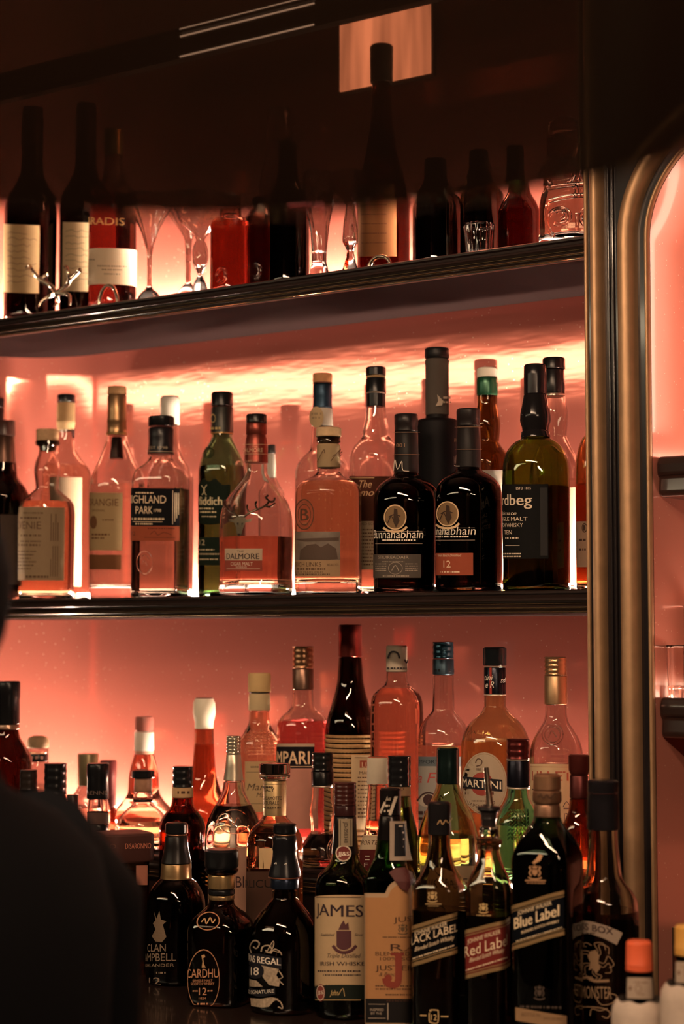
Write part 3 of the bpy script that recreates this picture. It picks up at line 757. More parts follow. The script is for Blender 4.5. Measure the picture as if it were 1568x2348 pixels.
# famous script bottle behind
b = Bottle('whisky_bottle', 'clear bulb-shouldered bottle with black cap and dark script label', 'bottle', 862, .15, ZM,
           [(933, 23), (960, 25), (985, 30), (1003, 32), (1012, 40), (1028, 54), (1045, 60), (1060, 61), (SHM, 61)], glass(CLEAR), liq=(1098, AMB), group=GM)
b.part('cap', [(842, 22), (845, 23), (862, 23)], plastic(BLK)); b.part('neck_ring', [(862, 22), (867, 22)], paper((.6, .4, .2))); b.part('neck_sleeve', [(868, 23), (900, 23.5), (901, 22), (933, 22)], plastic(BLK)); b.part('foil_line', [(900, 23.6), (903, 23.6)], foil((.6, .5, .4)))
l = b.label(798, 922, 1092, 1195, paper((.09, .03, .02)))
b.prints([T('The', 825, 853, 1118, 17, s=.35), T('Famous', 812, 880, 1137, 16, s=.4), ('r', 803, 858, 1095, 1096.5)], ink((.75, .45, .25)), l)
l = b.label(798, 922, 1195, 1306, paper((.55, .42, .28)), 'lower_label')
b.prints([T('BLENDED SCOTCH', 812, 880, 1204, 6)] + [('m', 832, 860, 1216 + i * 8, 3) for i in range(11)], ink((.15, .07, .04)), l)
# twin dark bottles
def dark_twin(cx, text_dx, lab_col, label, sub, cap0):
    b = Bottle('whisky_bottle', label, 'bottle', cx, .048, ZM,
           [(cap0 + 135, 28), (cap0 + 142, 32), (cap0 + 150, 46), (cap0 + 162, 62), (cap0 + 180, 73), (cap0 + 205, 76), (1335, 76), (SHM, 74)], glass((.045, .016, .012)), group=GM)
    b.part('cap', [(cap0, 26), (cap0 + 4, 27.5), (cap0 + 24, 27.5), (cap0 + 26, 26.5), (cap0 + 40, 27)], plastic((.016, .012, .012), .4))
    sl = b.part('neck_sleeve', [(cap0 + 41, 27), (cap0 + 92, 28), (cap0 + 135, 28.6)], mat('black_sleeve', (.016, .013, .013), .4, spec=.15))
    c = cx + text_dx
    b.prints([T('1881', c + 2, c + 22, cap0 + 75, 8), ('r', cx - 26, cx + 26, cap0 + 92, cap0 + 93), ('r', cx - 27, cx + 27, cap0 + 41, cap0 + 42)], ink((.30, .18, .11)), sl, off=.003)
    b.prints([('l', [(c, cap0 + 130), (c + 3, cap0 + 104), (c + 8, cap0 + 126), (c + 16, cap0 + 108), (c + 18, cap0 + 128), (c + 30, cap0 + 131)], 1.6)], ink((.75, .65, .52)), sl, 'signature', off=.0035)
    y = 1186 if cap0 > 945 else 1178
    e = b.prints([('e', c, y, 22, 26)], paper((.30, .19, .10)), b.root, 'round_emblem', off=.001)
    b.prints([('o', c, y, 25, 29, 2.5), ('l', [(c - 26, y + 24), (c - 12, y + 32), (c + 12, y + 32), (c + 26, y + 22)], 5)], ink((.68, .48, .28)), e, off=.0016)
    b.prints([('p', [(c - 2, y - 20), (c + 5, y - 18), (c + 6, y - 4), (c + 10, y + 8), (c + 2, y + 24), (c - 4, y + 10)]), ('l', [(c - 14, y), (c - 2, y - 6), (c + 12, y - 2)], 2.5), ('l', [(c - 16, y + 14), (c - 8, y - 2), (c, y + 16)], 2)], ink((.05, .03, .02)), e, off=.002)
    b.prints([T('Bunnahabhain', c - 48, c + 62, y + 48, 19, s=.12), ('m', c - 30, c + 46, y + 54, 3)], ink((.82, .72, .60)), b.root, 'maker_lettering')
    b.prints([('r', c - 45, c + 60, y + 60, y + 61), ('r', c - 45, c + 60, y + 32, y + 33)], ink((.35, .28, .22)), b.root, 'gold_rules')
    l = b.label(cx - 78, cx + (32 if cap0 > 945 else 9), 1271 if cap0 > 945 else 1268, 1325 if cap0 > 945 else 1319, paper(lab_col))
    return b, l, c
b, l, c = dark_twin(932, -25, (.12, .10, .085), 'near-black whisky bottle with oval emblem and grey lower label', '', 950)
b.prints([T('STIUIREADAIR', c - 38, c + 30, 1281, 7), ('m', c - 30, c + 20, 1289, 2), ('o', c, 1303, 16, 14, 1), ('l', [(c - 8, 1308), (c, 1296), (c + 8, 1310)], 1.5), ('m', c - 28, c + 30, 1322, 2.5)] + [('m', c + 22, c + 50, 1294 + 5 * i, 2) for i in range(4)] + [('m', c - 45, c - 20, 1294 + 5 * i, 2) for i in range(4)], ink((.45, .36, .28)), l)
b, l, c = dark_twin(1075, -47, (.42, .10, .055), 'near-black whisky bottle with oval emblem and orange-red lower label', '', 938)
b.prints([T('Small Batch Distilled', c - 22, c + 30, 1276, 6, s=.3), T('12', c - 10, c + 6, 1301, 16), ('r', c - 40, c - 24, 1272, 1273), ('m', c - 18, c + 26, 1313, 3)], ink((.85, .62, .45)), l)
# tall matte black
b = Bottle('whisky_bottle', 'tall matte black bottle with peeling grey neck label between the dark twins', 'bottle', 1003, .158, ZM,
           [(952, 26), (960, 27), (962, 40), (966, 48), (972, 50), (SHM, 50)], mat('matte_black_glass', (.006, .005, .006), .55, spec=.15), group=GM, solid=True)
b.part('cap', [(799, 27), (803, 28), (820, 28), (823, 27)], plastic(BLK, .5)); l = b.part('neck_label', [(824, 27), (829, 28), (838, 27), (930, 27), (952, 27)], paper((.12, .10, .085)))
b.prints([('p', [(1003, 905), (1014, 920), (1012, 930), (1000, 932), (1005, 920)]), ('m', 1014, 1028, 915, 5), ('m', 1014, 1028, 925, 4)], ink((.45, .36, .28)), l, 'torn_paper', off=.0045)
# white capped green
b = Bottle('whisky_bottle', 'olive-green bottle with white screw cap and bulging faceted neck', 'bottle', 1118, .165, ZM,
           [(908, 23), (925, 23), (950, 27), (975, 30), (1000, 28), (1012, 27), (1024, 32), (1040, 44), (1062, 50), (SHM, 50)], glass((.36, .26, .10)), liq=(1030, YEL), group=GM)
b.part('cap', [(844, 22), (847, 23.5), (866, 23.5)], plastic((.80, .74, .62))); b.part('green_collar', [(867, 24), (880, 24.5), (903, 24.5), (908, 24)], mat('green_foil', (.02, .10, .05), .25, .4))
b.label(1075, 1160, 1078, 1330, paper(WHITE))
# green bottle with black bulb neck
b = Bottle('whisky_bottle', 'green bottle with black bulb-shaped neck and large black label', 'bottle', 1229, .052, ZM,
           [(1000, 30), (1006, 34), (1014, 48), (1026, 60), (1045, 71), (1070, 76), (1100, 77), (1300, 76), (1340, 77), (SHM, 75)], glass((.33, .46, .10)), liq=(1118, liquor((.16, .10, .02))), group=GM)
b.part('cap', [(836, 24), (840, 25.5), (860, 26), (905, 26)], plastic((.012, .010, .012), .25)); b.part('neck_sleeve', [(905, 27), (930, 31), (950, 35), (965, 35.5), (980, 31), (988, 30), (992, 33), (1004, 34)], plastic((.010, .009, .010), .16))
l = b.label(1135, 1256, 1110, 1281, paper((.014, .014, .014)))
b.prints([T('ESTD 1815', 1185, 1218, 1122, 6), T('Ardbeg', 1137, 1220, 1158, 26, b=.015), T('Ultimate', 1150, 1186, 1180, 8, s=.3), T('SINGLE MALT', 1148, 1210, 1194, 9), T('SCOTCH WHISKY', 1136, 1200, 1208, 9), T('TEN', 1158, 1175, 1225, 10), ('m', 1160, 1190, 1235, 3.5), ('r', 1160, 1192, 1250, 1251), ('m', 1155, 1196, 1271, 3), ('m', 1155, 1196, 1277, 3)], ink((.72, .60, .46)), l)
b.label(1238, 1254, 1118, 1274, paper((.045, .045, .045)), 'side_strip', off=.0008)
V, Fc = [], []
lathe_vf([(.030, .002), (.029, .012), (.024, .022), (.014, .031), (.007, .036)], V, Fc, 28); obj('bottle_punt', V, Fc, mat('punt_dark_glass', (.01, .012, .008), .05), b.root)
# clear behind it
b = Bottle('whisky_bottle', 'clear bottle with black cap and bulging neck behind the green black-labelled bottle', 'bottle', 1272, .158, ZM,
           [(905, 24), (925, 28), (950, 31), (975, 30), (1000, 28), (1020, 36), (1045, 48), (1075, 58), (1120, 60), (SHM, 60)], glass(CLEAR), group=GM, liq=(1100, PALE))
b.part('cap', [(821, 25), (825, 26), (847, 26)], plastic(BLK)); b.part('neck_sleeve', [(848, 24), (890, 25), (905, 24)], plastic(BLK)); b.part('foil_line', [(903, 25), (910, 25)], foil((.6, .5, .4)))
b.label(1275, 1326, 1118, 1340, paper((.85, .70, .50)))
# amber at the post
b = Bottle('whisky_bottle', 'amber bottle partly hidden by the brass post, last on the middle shelf', 'bottle', 1378, .085, ZM,
           [(960, 22), (985, 24), (1005, 42), (1030, 52), (1060, 57), (1100, 58), (SHM, 57)], glass((.75, .52, .30)), liq=(1110, REDB), group=GM)
b.part('cap', [(900, 22), (960, 23)], plastic(BLK))
l = b.label(1322, 1420, 1195, 1300, paper((.35, .22, .15)))
b.prints([('o', 1341, 1210, 6, 11, 1.5), ('e', 1340, 1210, 3, 7), ('m', 1328, 1345, 1240, 5), ('m', 1328, 1345, 1262, 5)], ink((.06, .03, .02)), l)
# ================================================================== liqueur bottles on the low shelf behind the counter
GL = 'bottles on the low back shelf'
SHL = 2030
def LB(label, cx, Y, prof, gm, kind='liqueur_bottle', **k): return Bottle(kind, label, 'bottle', cx, Y, ZL, prof, gm, group=GL, **k)
b = LB('clear bottle of dark red drink with white neck band and pinkish cap', 329, .13, [(1726, 21), (1745, 27), (1780, 34), (1815, 36), (1835, 46), (1855, 62), (1880, 66), (SHL, 64)], glass(CLEAR), liq=(1730, liquor((.72, .30, .20))), seg=16)
b.part('cap', [(1643, 21), (1650, 22), (1676, 22)], plastic((.30, .10, .08))); b.part('neck_band', [(1678, 22), (1718, 22.5), (1722, 22)], paper(WHITE)); b.part('ring', [(1718, 22), (1728, 22)], plastic((.5, .25, .18)))
b = LB('brown bottle with flared neck and white faceted waxed cap', 467, .13, [(1671, 22), (1700, 23), (1740, 25), (1775, 28), (1810, 38), (1840, 52), (1865, 60), (SHL, 60)], glass((.72, .46, .34)), liq=(1706, liquor((.80, .50, .36))))
b.part('wax_cap', [(1601, 22), (1612, 26), (1634, 27), (1648, 24), (1656, 22), (1671, 22)], mat('white_wax', (.80, .72, .56), .35), ribs=6); b.part('cap_disc', [(1599, 19), (1602, 19)], plastic((.2, .07, .05)))
b = LB('textured amber bottle with tall cream cap and cream script label', 594, .13, [(1628, 23), (1655, 24), (1675, 32), (1695, 44), (1720, 48), (SHL, 48)], glass((.98, .90, .80)), liq=(1632, PEACH))
c_ = b.part('cap', [(1543, 25), (1547, 26), (1586, 26)], paper((.72, .52, .26))); b.part('cap_gap', [(1586, 24), (1589, 24)], plastic(BLK)); b.part('neck_band', [(1590, 24), (1599, 25), (1601, 25), (1628, 25)], paper((.75, .58, .34)))
b.prints([T('Mar', 597, 616, 1568, 10, s=.3), ('m', 570, 580, 1569, 4), ('m', 588, 610, 1614, 4), ('m', 570, 576, 1614, 4)], ink((.10, .05, .03)), c_, off=.001)
b.relief([[(560 + 9 * i, 1672 + 7 * j + (i % 2) * 6), (566 + 9 * i, 1680 + 7 * j), (574 + 9 * i, 1674 + 8 * j)] for i in range(8) for j in range(8)], .0008, glass((.98, .90, .80)), 'hammered_pattern')
l = b.label(562, 640, 1746, 1862, paper((.66, .45, .24))); b.prints([T('Maraschi', 567, 640, 1812, 16, s=.3), T('Ma', 588, 604, 1828, 11, s=.3), ('m', 575, 600, 1760, 3), ('r', 565, 636, 1770, 1771), ('r', 565, 636, 1842, 1843)], ink((.10, .06, .04)), l)
b = LB('pink-red aperitif bottle with brown screw cap and black lettered label', 694, .15, [(1582, 24), (1605, 25), (1620, 27), (1632, 36), (1642, 48), (1655, 57), (1675, 60), (SHL, 59)], glass(CLEAR), liq=(1652, liquor((.85, .25, .27))))
b.thread(1482, 1532, 24.5, foil((.42, .22, .12), .28), 4); b.part('neck_sleeve', [(1533, 24.5), (1581, 25)], foil((.18, .10, .07), .3))
l = b.label(620, 720, 1705, 1712, paper((.7, .5, .36)), 'label_edge'); l = b.label(620, 720, 1712, 1762, paper((.02, .015, .02)))
b.prints([T('CAMPARI', 606, 709, 1752, 30, b=.016), ('r', 622, 718, 1757, 1758.5)], ink((.85, .58, .36)), l); b.label(620, 720, 1762, 1900, paper((.80, .36, .28)), 'lower_label')
b = LB('very tall dark bottle with red cap, its lower half wrapped in straw', 803, .152, [(1508, 26), (1530, 28), (1560, 30), (1590, 36), (1620, 45), (1650, 54), (1680, 58), (SHL, 56)], glass((.10, .045, .025)), liq=(1628, DKAMB))
b.part('cap', [(1432, 26), (1436, 27), (1458, 27), (1460, 26.5), (1506, 27)], foil((.30, .05, .04), .28))
b.part('straw_wrap', [(1681, 56)] + [(1684 + 11 * i + d, 59.5 - (2.2 if d == 8 else 0)) for i in range(26) for d in (0, 8)], mat('woven_straw', (.48, .27, .12), .75, var=.35, bscale=70, bump=.3))
l = b.label(805, 862, 1731, 1900, paper((.74, .55, .34)), off=.0045); b.prints([('r', 822, 851, 1743, 1760)], ink((.35, .07, .04)), l, 'red_panel', off=.005)
b.prints([T('LUX', 826, 850, 1759, 12)], ink((.8, .6, .4)), l, off=.0055); b.prints([T('MARASCHINO', 821, 862, 1775, 7), ('r', 812, 860, 1736, 1737)] + [('m', 818, 850, 1784 + 9 * i, 3) for i in range(11)], ink((.12, .05, .03)), l, off=.0053)
b = LB('red-orange bitters bottle with white printed screw cap, flat sides', 910, .137, [(1541, 24), (1560, 25), (1572, 30), (1582, 44), (1596, 55), (1615, 60), (1640, 61), (SHL, 60)], glass((.98, .92, .86)), liq=(1578, liquor((.93, .62, .50))), sq=2.5, face=-28)
c_ = b.part('screw_cap', [(1480, 23), (1483, 24.5), (1490, 24), (1496, 24.5), (1520, 24.5), (1524, 24), (1530, 24.5), (1540, 24.5)], paper((.68, .58, .46)))
b.prints([('l', [(892, 1510), (896, 1498), (903, 1494), (912, 1498), (916, 1510)], 4), ('l', [(926, 1512), (930, 1520), (934, 1512)], 3), ('m', 890, 930, 1534, 4)], ink((.05, .04, .04)), c_, off=.002)
b.prints([('v', 'BITTER', 852, 860, 1590, 1720), ('l', [(857, 1590), (853, 1640), (853, 1740)], 2)], mat('dark_emboss', (.25, .07, .04), .2), b.root, 'embossed_lettering')
b = LB('clear long-necked bottle with dark blue screw cap and silver label with an eye', 1017, .14, [(1549, 24), (1600, 25), (1628, 26), (1642, 36), (1660, 50), (1680, 57), (1700, 59), (SHL, 58)], glass(CLEAR), liq=(1707, liquor((.92, .68, .50))))
b.thread(1472, 1510, 24.5, foil((.025, .07, .10), .2), 3); c_ = b.part('neck_sleeve', [(1511, 24.5), (1547, 25)], foil((.03, .055, .075), .35)); b.prints([T('La', 1029, 1041, 1541, 9, s=.2), ('m', 998, 1010, 1540, 6)], ink((.01, .012, .015)), c_, off=.001)
l = b.label(960, 1076, 1735, 1757, paper((.17, .20, .22))); b.prints([T('IMPORTED', 962, 1030, 1751, 9)], ink((.03, .04, .05)), l)
l = b.label(960, 1076, 1757, 1905, paper((.42, .38, .34)), 'lower_label'); b.prints([T('La Fee', 955, 1040, 1795, 24, s=.25)], ink((.45, .07, .06)), l)
e = b.prints([('e', 984, 1836, 24, 15)], paper((.65, .55, .45)), l, 'printed_eye', off=.0012); b.prints([('e', 984, 1834, 12, 13), ('l', [(958, 1838), (970, 1822), (986, 1817), (1006, 1828)], 3), ('m', 962, 1004, 1868, 8), ('m', 962, 1004, 1880, 6)], ink((.06, .03, .03)), e, off=.0017)
b = LB('broad clear vermouth bottle with black cap and oval cream label crossed by a black band', 1136, .10, [(1594, 25), (1618, 25), (1632, 32), (1648, 50), (1668, 66), (1692, 76), (1720, 80), (1760, 80), (SHL, 78)], glass((.86, .84, .62)), liq=(1697, liquor((.86, .66, .40))), kind='vermouth_bottle')
b.part('cap', [(1484, 25), (1487, 27), (1508, 27), (1510, 26.5), (1526, 27)], plastic((.008, .010, .012), .2), ribs=40); sl = b.part('neck_sleeve', [(1530, 25), (1592, 25.4)], foil((.012, .014, .022), .25)); b.part('silver_line', [(1527, 25.6), (1530, 25.6)], foil((.7, .6, .5))); b.part('silver_ring', [(1591, 25.8), (1595, 25.8)], foil((.7, .6, .5)))
b.prints([T('tini', 1114, 1132, 1560, 14, s=.3), T('e R', 1116, 1134, 1577, 15, s=.3), T('ssi', 1148, 1159, 1565, 12, s=.3)], ink((.80, .70, .60)), sl, off=.001); b.prints([('r', 1124, 1129, 1531, 1591)], ink((.35, .04, .03)), sl, 'red_stripe', off=.0006)
b.prints([T('ITALIA', 1068, 1130, 1683, 9, d=6)], glass((.9, .9, .7)), b.root, 'embossed_lettering', off=.001)
l = b.prints([('e', 1111, 1797, 51, 72)], paper((.58, .46, .33)), b.root, 'label', off=.0006); b.prints([('o', 1111, 1797, 48, 69, 1)], ink((.45, .32, .2)), l, 'gold_rule', off=.0009); r_ = b.prints([('e', 1106, 1798, 25, 27)], ink((.33, .06, .045)), l, 'red_disc', off=.0010)
k_ = b.prints([('r', 1063, 1151, 1784, 1811)], ink((.015, .015, .02)), l, 'black_band', off=.0014, slant=.08, xc=1106); b.prints([T('MARTINI', 1064, 1148, 1806, 18, b=.016)], ink((.80, .68, .52)), k_, off=.0018, slant=.08, xc=1106)
b.prints([('l', [(1092, 1750), (1097, 1740), (1106, 1744), (1104, 1754), (1094, 1757)], 2.5), T('1863', 1094, 1104, 1767, 6), T("L'APERITIVO", 1074, 1135, 1853, 8, d=-10), ('m', 1083, 1116, 1838, 2.5), ('m', 1083, 1130, 1865, 2), ('m', 1068, 1076, 1822, 5), ('m', 1120, 1132, 1822, 6)], ink((.12, .07, .05)), l, off=.0011)
b = LB('clear bottle with gold-brown screw cap, glass seal and cream label with red capitals', 1276, .11, [(1616, 24), (1640, 25), (1655, 29), (1670, 38), (1690, 50), (1712, 58), (1735, 61), (SHL, 60)], glass(CLEAR), liq=(1752, liquor((.93, .72, .46))), kind='wine_bottle')
b.thread(1506, 1548, 26, foil((.44, .25, .13), .25), 4); c_ = b.part('neck_sleeve', [(1549, 26), (1615, 26.5)], foil((.42, .26, .14), .35)); b.prints([T('LILLET', 1238, 1271, 1588, 15), T('1872', 1246, 1264, 1598, 6), T('LILLE', 1292, 1312, 1588, 14)], ink((.10, .05, .03)), c_, off=.001)
b.relief([circ(1268, 1685, 24, 24), circ(1268, 1685, 18, 18), [(1258, 1692), (1266, 1676), (1276, 1690)]], .0009, glass(CLEAR), 'glass_seal')
l = b.label(1214, 1312, 1752, 1990, paper((.78, .56, .34)))
b.prints([T('LILLET', 1222, 1310, 1790, 22, b=.02), ('r', 1218, 1308, 1758, 1759)], ink((.42, .10, .06)), l); b.prints([('l', [(1290, 1850), (1298, 1838), (1306, 1850)], 1.5), ('r', 1291, 1306, 1852, 1855), T('ITI', 1292, 1306, 1880, 16), ('m', 1222, 1240, 1812, 3)], ink((.08, .06, .06)), l)
# middle step
b = LB('clear faceted bottle with black ring stopper and pinkish drink', 327, .045, [(1838, 22), (1846, 27), (1862, 44), (1880, 56), (1895, 60), (SHL, 60)], glass(CLEAR), liq=(1880, liquor((.95, .70, .52))), seg=10)
b.part('cap', [(1766, 26), (1768, 27), (1783, 27)], plastic(BLK)); b.part('cork', [(1784, 20), (1812, 21), (1815, 20)], cork((.35, .17, .10))); b.part('glass_neck', [(1815, 22), (1831, 22)], glass(CLEAR)); b.part('ring', [(1831, 23.5), (1838, 23.5)], plastic(BLK))
b = LB('clear bottle with striped ribbed cap low by the blurred figure', 200, .045, [(1802, 22), (1815, 28), (1835, 46), (1860, 52), (SHL, 52)], glass(CLEAR), liq=(1850, PALE)); b.part('cap', [(1728, 24), (1800, 23)], foil((.28, .22, .12), .3), ribs=9)
b = LB('clear decanter-like bottle with domed cork and black dotted neck band', 85, .06, [(1746, 24), (1760, 28), (1785, 46), (1810, 54), (SHL, 54)], glass(CLEAR), liq=(1800, PALE))
b.part('domed_cork', [(1687, 14), (1691, 22), (1700, 26), (1714, 25)], cork((.35, .22, .12))); b.part('glass_lip', [(1715, 24), (1727, 24)], glass(WARMC)); c_ = b.part('neck_band', [(1728, 24), (1745, 24)], plastic(BLK)); b.prints([('e', x, 1737, 3, 3.5) for x in (72, 82, 93)], ink((.5, .25, .2)), c_, off=.001)
b = LB('bottle with tall maroon cap behind the black-capped one at the low shelf end', 246, .13, [(1850, 18), (1880, 26), (1910, 40), (SHL, 42)], glass((.4, .15, .1))); b.part('cap', [(1743, 19), (1747, 20), (1780, 20), (1782, 19), (1850, 18.5)], plastic((.07, .015, .015)))
b = LB('small slim bottle with waisted clear neck and black lettered screw cap', 739, .032, [(1804, 24), (1830, 26), (1860, 30), (1885, 27), (1905, 26), (1925, 40), (1945, 49), (1965, 51), (SHL, 50)], glass(CLEAR), liq=(1912, liquor((.95, .62, .50))))
b.thread(1725, 1767, 25, plastic((.010, .010, .010), .2), 3); sl = b.part('neck_sleeve', [(1768, 26), (1800, 26)], foil((.02, .02, .02), .25)); b.part('silver_ring', [(1800, 26), (1804, 26)], foil((.5, .42, .35))); b.prints([T('CHARTREUSE', 715, 785, 1790, 13), ('r', 714, 764, 1796, 1797.5)], ink((.75, .68, .58)), sl, off=.001)
b.relief([circ(770, 1950, 20, 30), circ(770, 1950, 15, 25)], .001, glass(CLEAR), 'glass_seal')

# ================================================================== back row standing on the counter
GC = 'bottles standing on the back bar counter'
def CB(label, cx, Y, prof, gm, kind='whisky_bottle', **k): return Bottle(kind, label, 'bottle', cx, Y, ZC, prof, gm, group=GC, **k)
b = CB('tall dark brown bottle with long black neck foil at the edge by the figure', 14, -.10, [(1672, 24), (1690, 28), (1712, 42), (1745, 56), (2330, 58)], glass((.14, .05, .03)), kind='rum_bottle'); b.part('cap', [(1562, 26), (1566, 27), (1600, 27), (1602, 26), (1660, 27)], plastic(BLK)); b.part('foil_line', [(1661, 26), (1672, 26)], foil((.4, .25, .18)))
b = CB('bottle with black ridged screw cap nearest the blurred figure', 124, -.10, [(1824, 24), (1860, 26), (1900, 48), (1930, 52), (2330, 52)], glass((.25, .12, .08)), kind='rum_bottle'); b.thread(1750, 1822, 26, plastic(BLK), 4)
b = CB('dark bottle with worn black screw cap in the low corner', 62, -.19, [(1812, 22), (1850, 26), (1900, 50), (2330, 52)], glass((.10, .05, .04)), kind='rum_bottle'); b.thread(1765, 1811, 20, plastic((.02, .014, .012)), 3)
b = CB('short bottle with narrow dark cap beside the ridged screw cap', 163, -.175, [(1880, 14), (1920, 20), (1960, 36), (2330, 38)], glass((.3, .12, .08)), kind='rum_bottle'); b.part('cap', [(1822, 13), (1880, 13)], plastic((.03, .012, .012)))
b = CB('clear bottle with lettered black cap and dark neck label', 222, -.10, [(1833, 22), (1860, 24), (1905, 24), (1925, 34), (1950, 46), (2330, 48)], glass(CLEAR), liq=(1900, DKAMB)); b.part('cap', [(1750, 25), (1754, 26), (1783, 26), (1785, 25), (1831, 26)], plastic(BLK))
b.part('neck_label', [(1861, 25), (1888, 25)], paper((.12, .07, .06))); b.part('neck_band', [(1889, 25.5), (1903, 25.5)], plastic(BLK)); b.prints([T('RENNE', 203, 238, 1822, 9)], ink((.15, .10, .08)), b.root, off=.004)
b = CB('squat square bottle with big brown square lettered cap', 283, -.18, [(1972, 58), (1980, 58), (2040, 58), (2330, 60)], glass((.60, .36, .26)), kind='amaretto_bottle', sq=6, face=22, blend=(.001, .002), liq=(2050, DKAMB))
c_ = b.part('square_cap', [(1908, 66), (1912, 68), (1968, 68), (1972, 66)], mat('brown_lacquer_cap', (.06, .022, .018), .45), square=True)
b.prints([T('DISARONNO', 285, 334, 1945, 12)], ink((.55, .20, .13)), c_, off=.0075); b.prints([T('DISARONNO', 222, 268, 1944, 10)], ink((.14, .07, .055)), c_, off=.0075)
b.label(310, 336, 1985, 2030, paper((.5, .2, .14)))
b = CB('brown bottle with black screw cap and cream neck band', 417, -.07, [(1829, 24), (1845, 26), (1862, 38), (1882, 50), (1905, 54), (2330, 54)], glass((.30, .085, .045)), kind='rum_bottle', liq=(1864, DKAMB)); b.thread(1757, 1804, 24, plastic(BLK), 3); c_ = b.part('neck_band', [(1805, 24.5), (1828, 24.5)], paper((.60, .38, .20))); b.prints([('m', 406, 432, 1820, 6)], ink((.1, .05, .03)), c_, off=.001)
b = CB('clear flared grappa bottle with silver screw cap and oval glass seal', 534, -.075, [(1793, 23), (1812, 26), (1835, 36), (1860, 50), (1885, 60), (1910, 64), (1940, 65), (2330, 64)], glass(CLEAR), kind='grappa_bottle', liq=(1846, liquor((.96, .76, .58))))
b.thread(1687, 1728, 17, foil((.50, .44, .34), .2), 5); b.part('neck_sleeve', [(1729, 17), (1758, 19), (1789, 23)], foil((.58, .50, .38), .3)); b.relief([circ(535, 1884, 36, 27)], .0011, glass(CLEAR), 'oval_seal'); b.relief([[(520, 1885), (528, 1872), (535, 1890), (545, 1874), (552, 1886)], [(524, 1897), (546, 1897)]], .0008, glass(CLEAR), 'monogram')
l = b.label(478, 592, 1945, 2250, paper((.50, .28, .20))); b.prints([T('MORBIDA', 484, 590, 2035, 26)], ink((.06, .03, .03)), l)
b = CB('rounded ribbed bottle with flat chrome disc stopper and gold neck label', 629, -.135, [(1870, 27), (1878, 32), (1890, 44), (1905, 56), (1925, 64), (1950, 66), (2330, 65)], glass((.97, .74, .60)), kind='liqueur_bottle', liq=(1892, liquor((.92, .55, .38))))
b.part('disc_stopper', [(1750, 33), (1752, 36), (1772, 36), (1775, 33)], mat('chrome', (.5, .45, .4), .08, 1.0)); b.part('glass_lip', [(1776, 33), (1778, 36), (1783, 35), (1788, 28)], glass((.5, .6, .5)))
nl = b.part('neck_label', [(1789, 27), (1870, 27)], foil((.46, .32, .16), .4)); b.prints([T('ITALY', 604, 628, 1815, 8), T('BERGAMOTTO', 603, 645, 1834, 8), T('NATURALE', 603, 638, 1845, 8), ('r', 603, 652, 1797, 1798), ('m', 603, 625, 1806, 3), ('m', 603, 642, 1854, 3)], ink((.06, .04, .03)), nl, off=.001)
b.relief([[(629 + q, 1915), (629 + q * 1.15, 1990)] for q in (-50, -38, -22, -5, 14, 32, 46)], .0010, glass((.97, .74, .60)), 'glass_ribs')
l = b.label(565, 685, 1998, 2300, paper((.10, .05, .035))); b.prints([T('ITALICUS', 552, 640, 2035, 18)], ink((.02, .012, .01)), l)
b.label(594, 640, 1945, 1992, mat('gold_leaf_print', (.8, .55, .3), .3, .3), 'gold_ornament')
b = CB('clear faceted-neck bottle with cream cap bearing a signature', 866, -.045, [(1800, 22), (1830, 24), (1870, 27), (1905, 30), (1930, 38), (1960, 42), (2330, 42)], glass(CLEAR), kind='gin_bottle', liq=(1880, REDB), seg=12)
c_ = b.part('cap', [(1737, 23), (1745, 24.5), (1757, 24), (1797, 25)], paper((.62, .54, .42))); b.prints([('l', [(842, 1762), (848, 1776), (844, 1770)], 1.4), ('l', [(864, 1785), (876, 1760), (878, 1782), (884, 1768), (889, 1780)], 1.8)], ink((.05, .03, .03)), c_, off=.0012)
b.part('red_cap_disc', [(1735, 22), (1738, 22)], plastic((.35, .10, .06))); l = b.label(825, 880, 1915, 1948, paper((.60, .47, .32))); b.prints([T('IMPORTED', 826, 878, 1937, 10, s=.2), ('r', 824, 880, 1918, 1919)], ink((.10, .05, .03)), l)
l = b.label(825, 885, 1948, 2060, paper((.11, .02, .02)), 'lower_label'); b.prints([('r', 838, 848, 1962, 1964), ('r', 838, 848, 1970, 1972), T('F', 836, 844, 1988, 10)], ink((.6, .5, .4)), l)
b = CB('slim green bottle with black screw cap and dark printed neck band', 916, -.125, [(1826, 26), (1850, 28), (1880, 35), (1910, 42), (1940, 46), (1990, 46), (2330, 46)], glass((.30, .42, .20)), kind='vermouth_bottle', liq=(1850, liquor((.95, .75, .45)))); b.thread(1733, 1802, 27, plastic(BLK, .2), 4); c_ = b.part('neck_band', [(1803, 26), (1824, 26.5)], paper((.30, .18, .10))); b.prints([T('ISSIMO', 895, 926, 1812, 6)], ink((.05, .03, .03)), c_, off=.001)
b = CB('green wine-style bottle with dark green foil cap and sloping shoulders', 1028, -.105, [(1797, 26), (1815, 31), (1840, 42), (1870, 56), (1900, 66), (1930, 71), (2330, 71)], glass((.60, .68, .42)), kind='wine_bottle', liq=(1917, liquor((.97, .86, .66))))
b.part('cap', [(1714, 24), (1718, 26), (1750, 26), (1752, 26.5), (1796, 26.5)], foil((.014, .030, .028), .2)); b.part('gold_top', [(1712, 20), (1715, 24)], foil(GOLD)); l = b.label(965, 1095, 1985, 2300, paper((.36, .25, .15))); b.prints([T('UK BRAE', 975, 1070, 2035, 22, b=.016), ('o', 1010, 1985, 18, 20, 3)], ink((.06, .04, .03)), l)
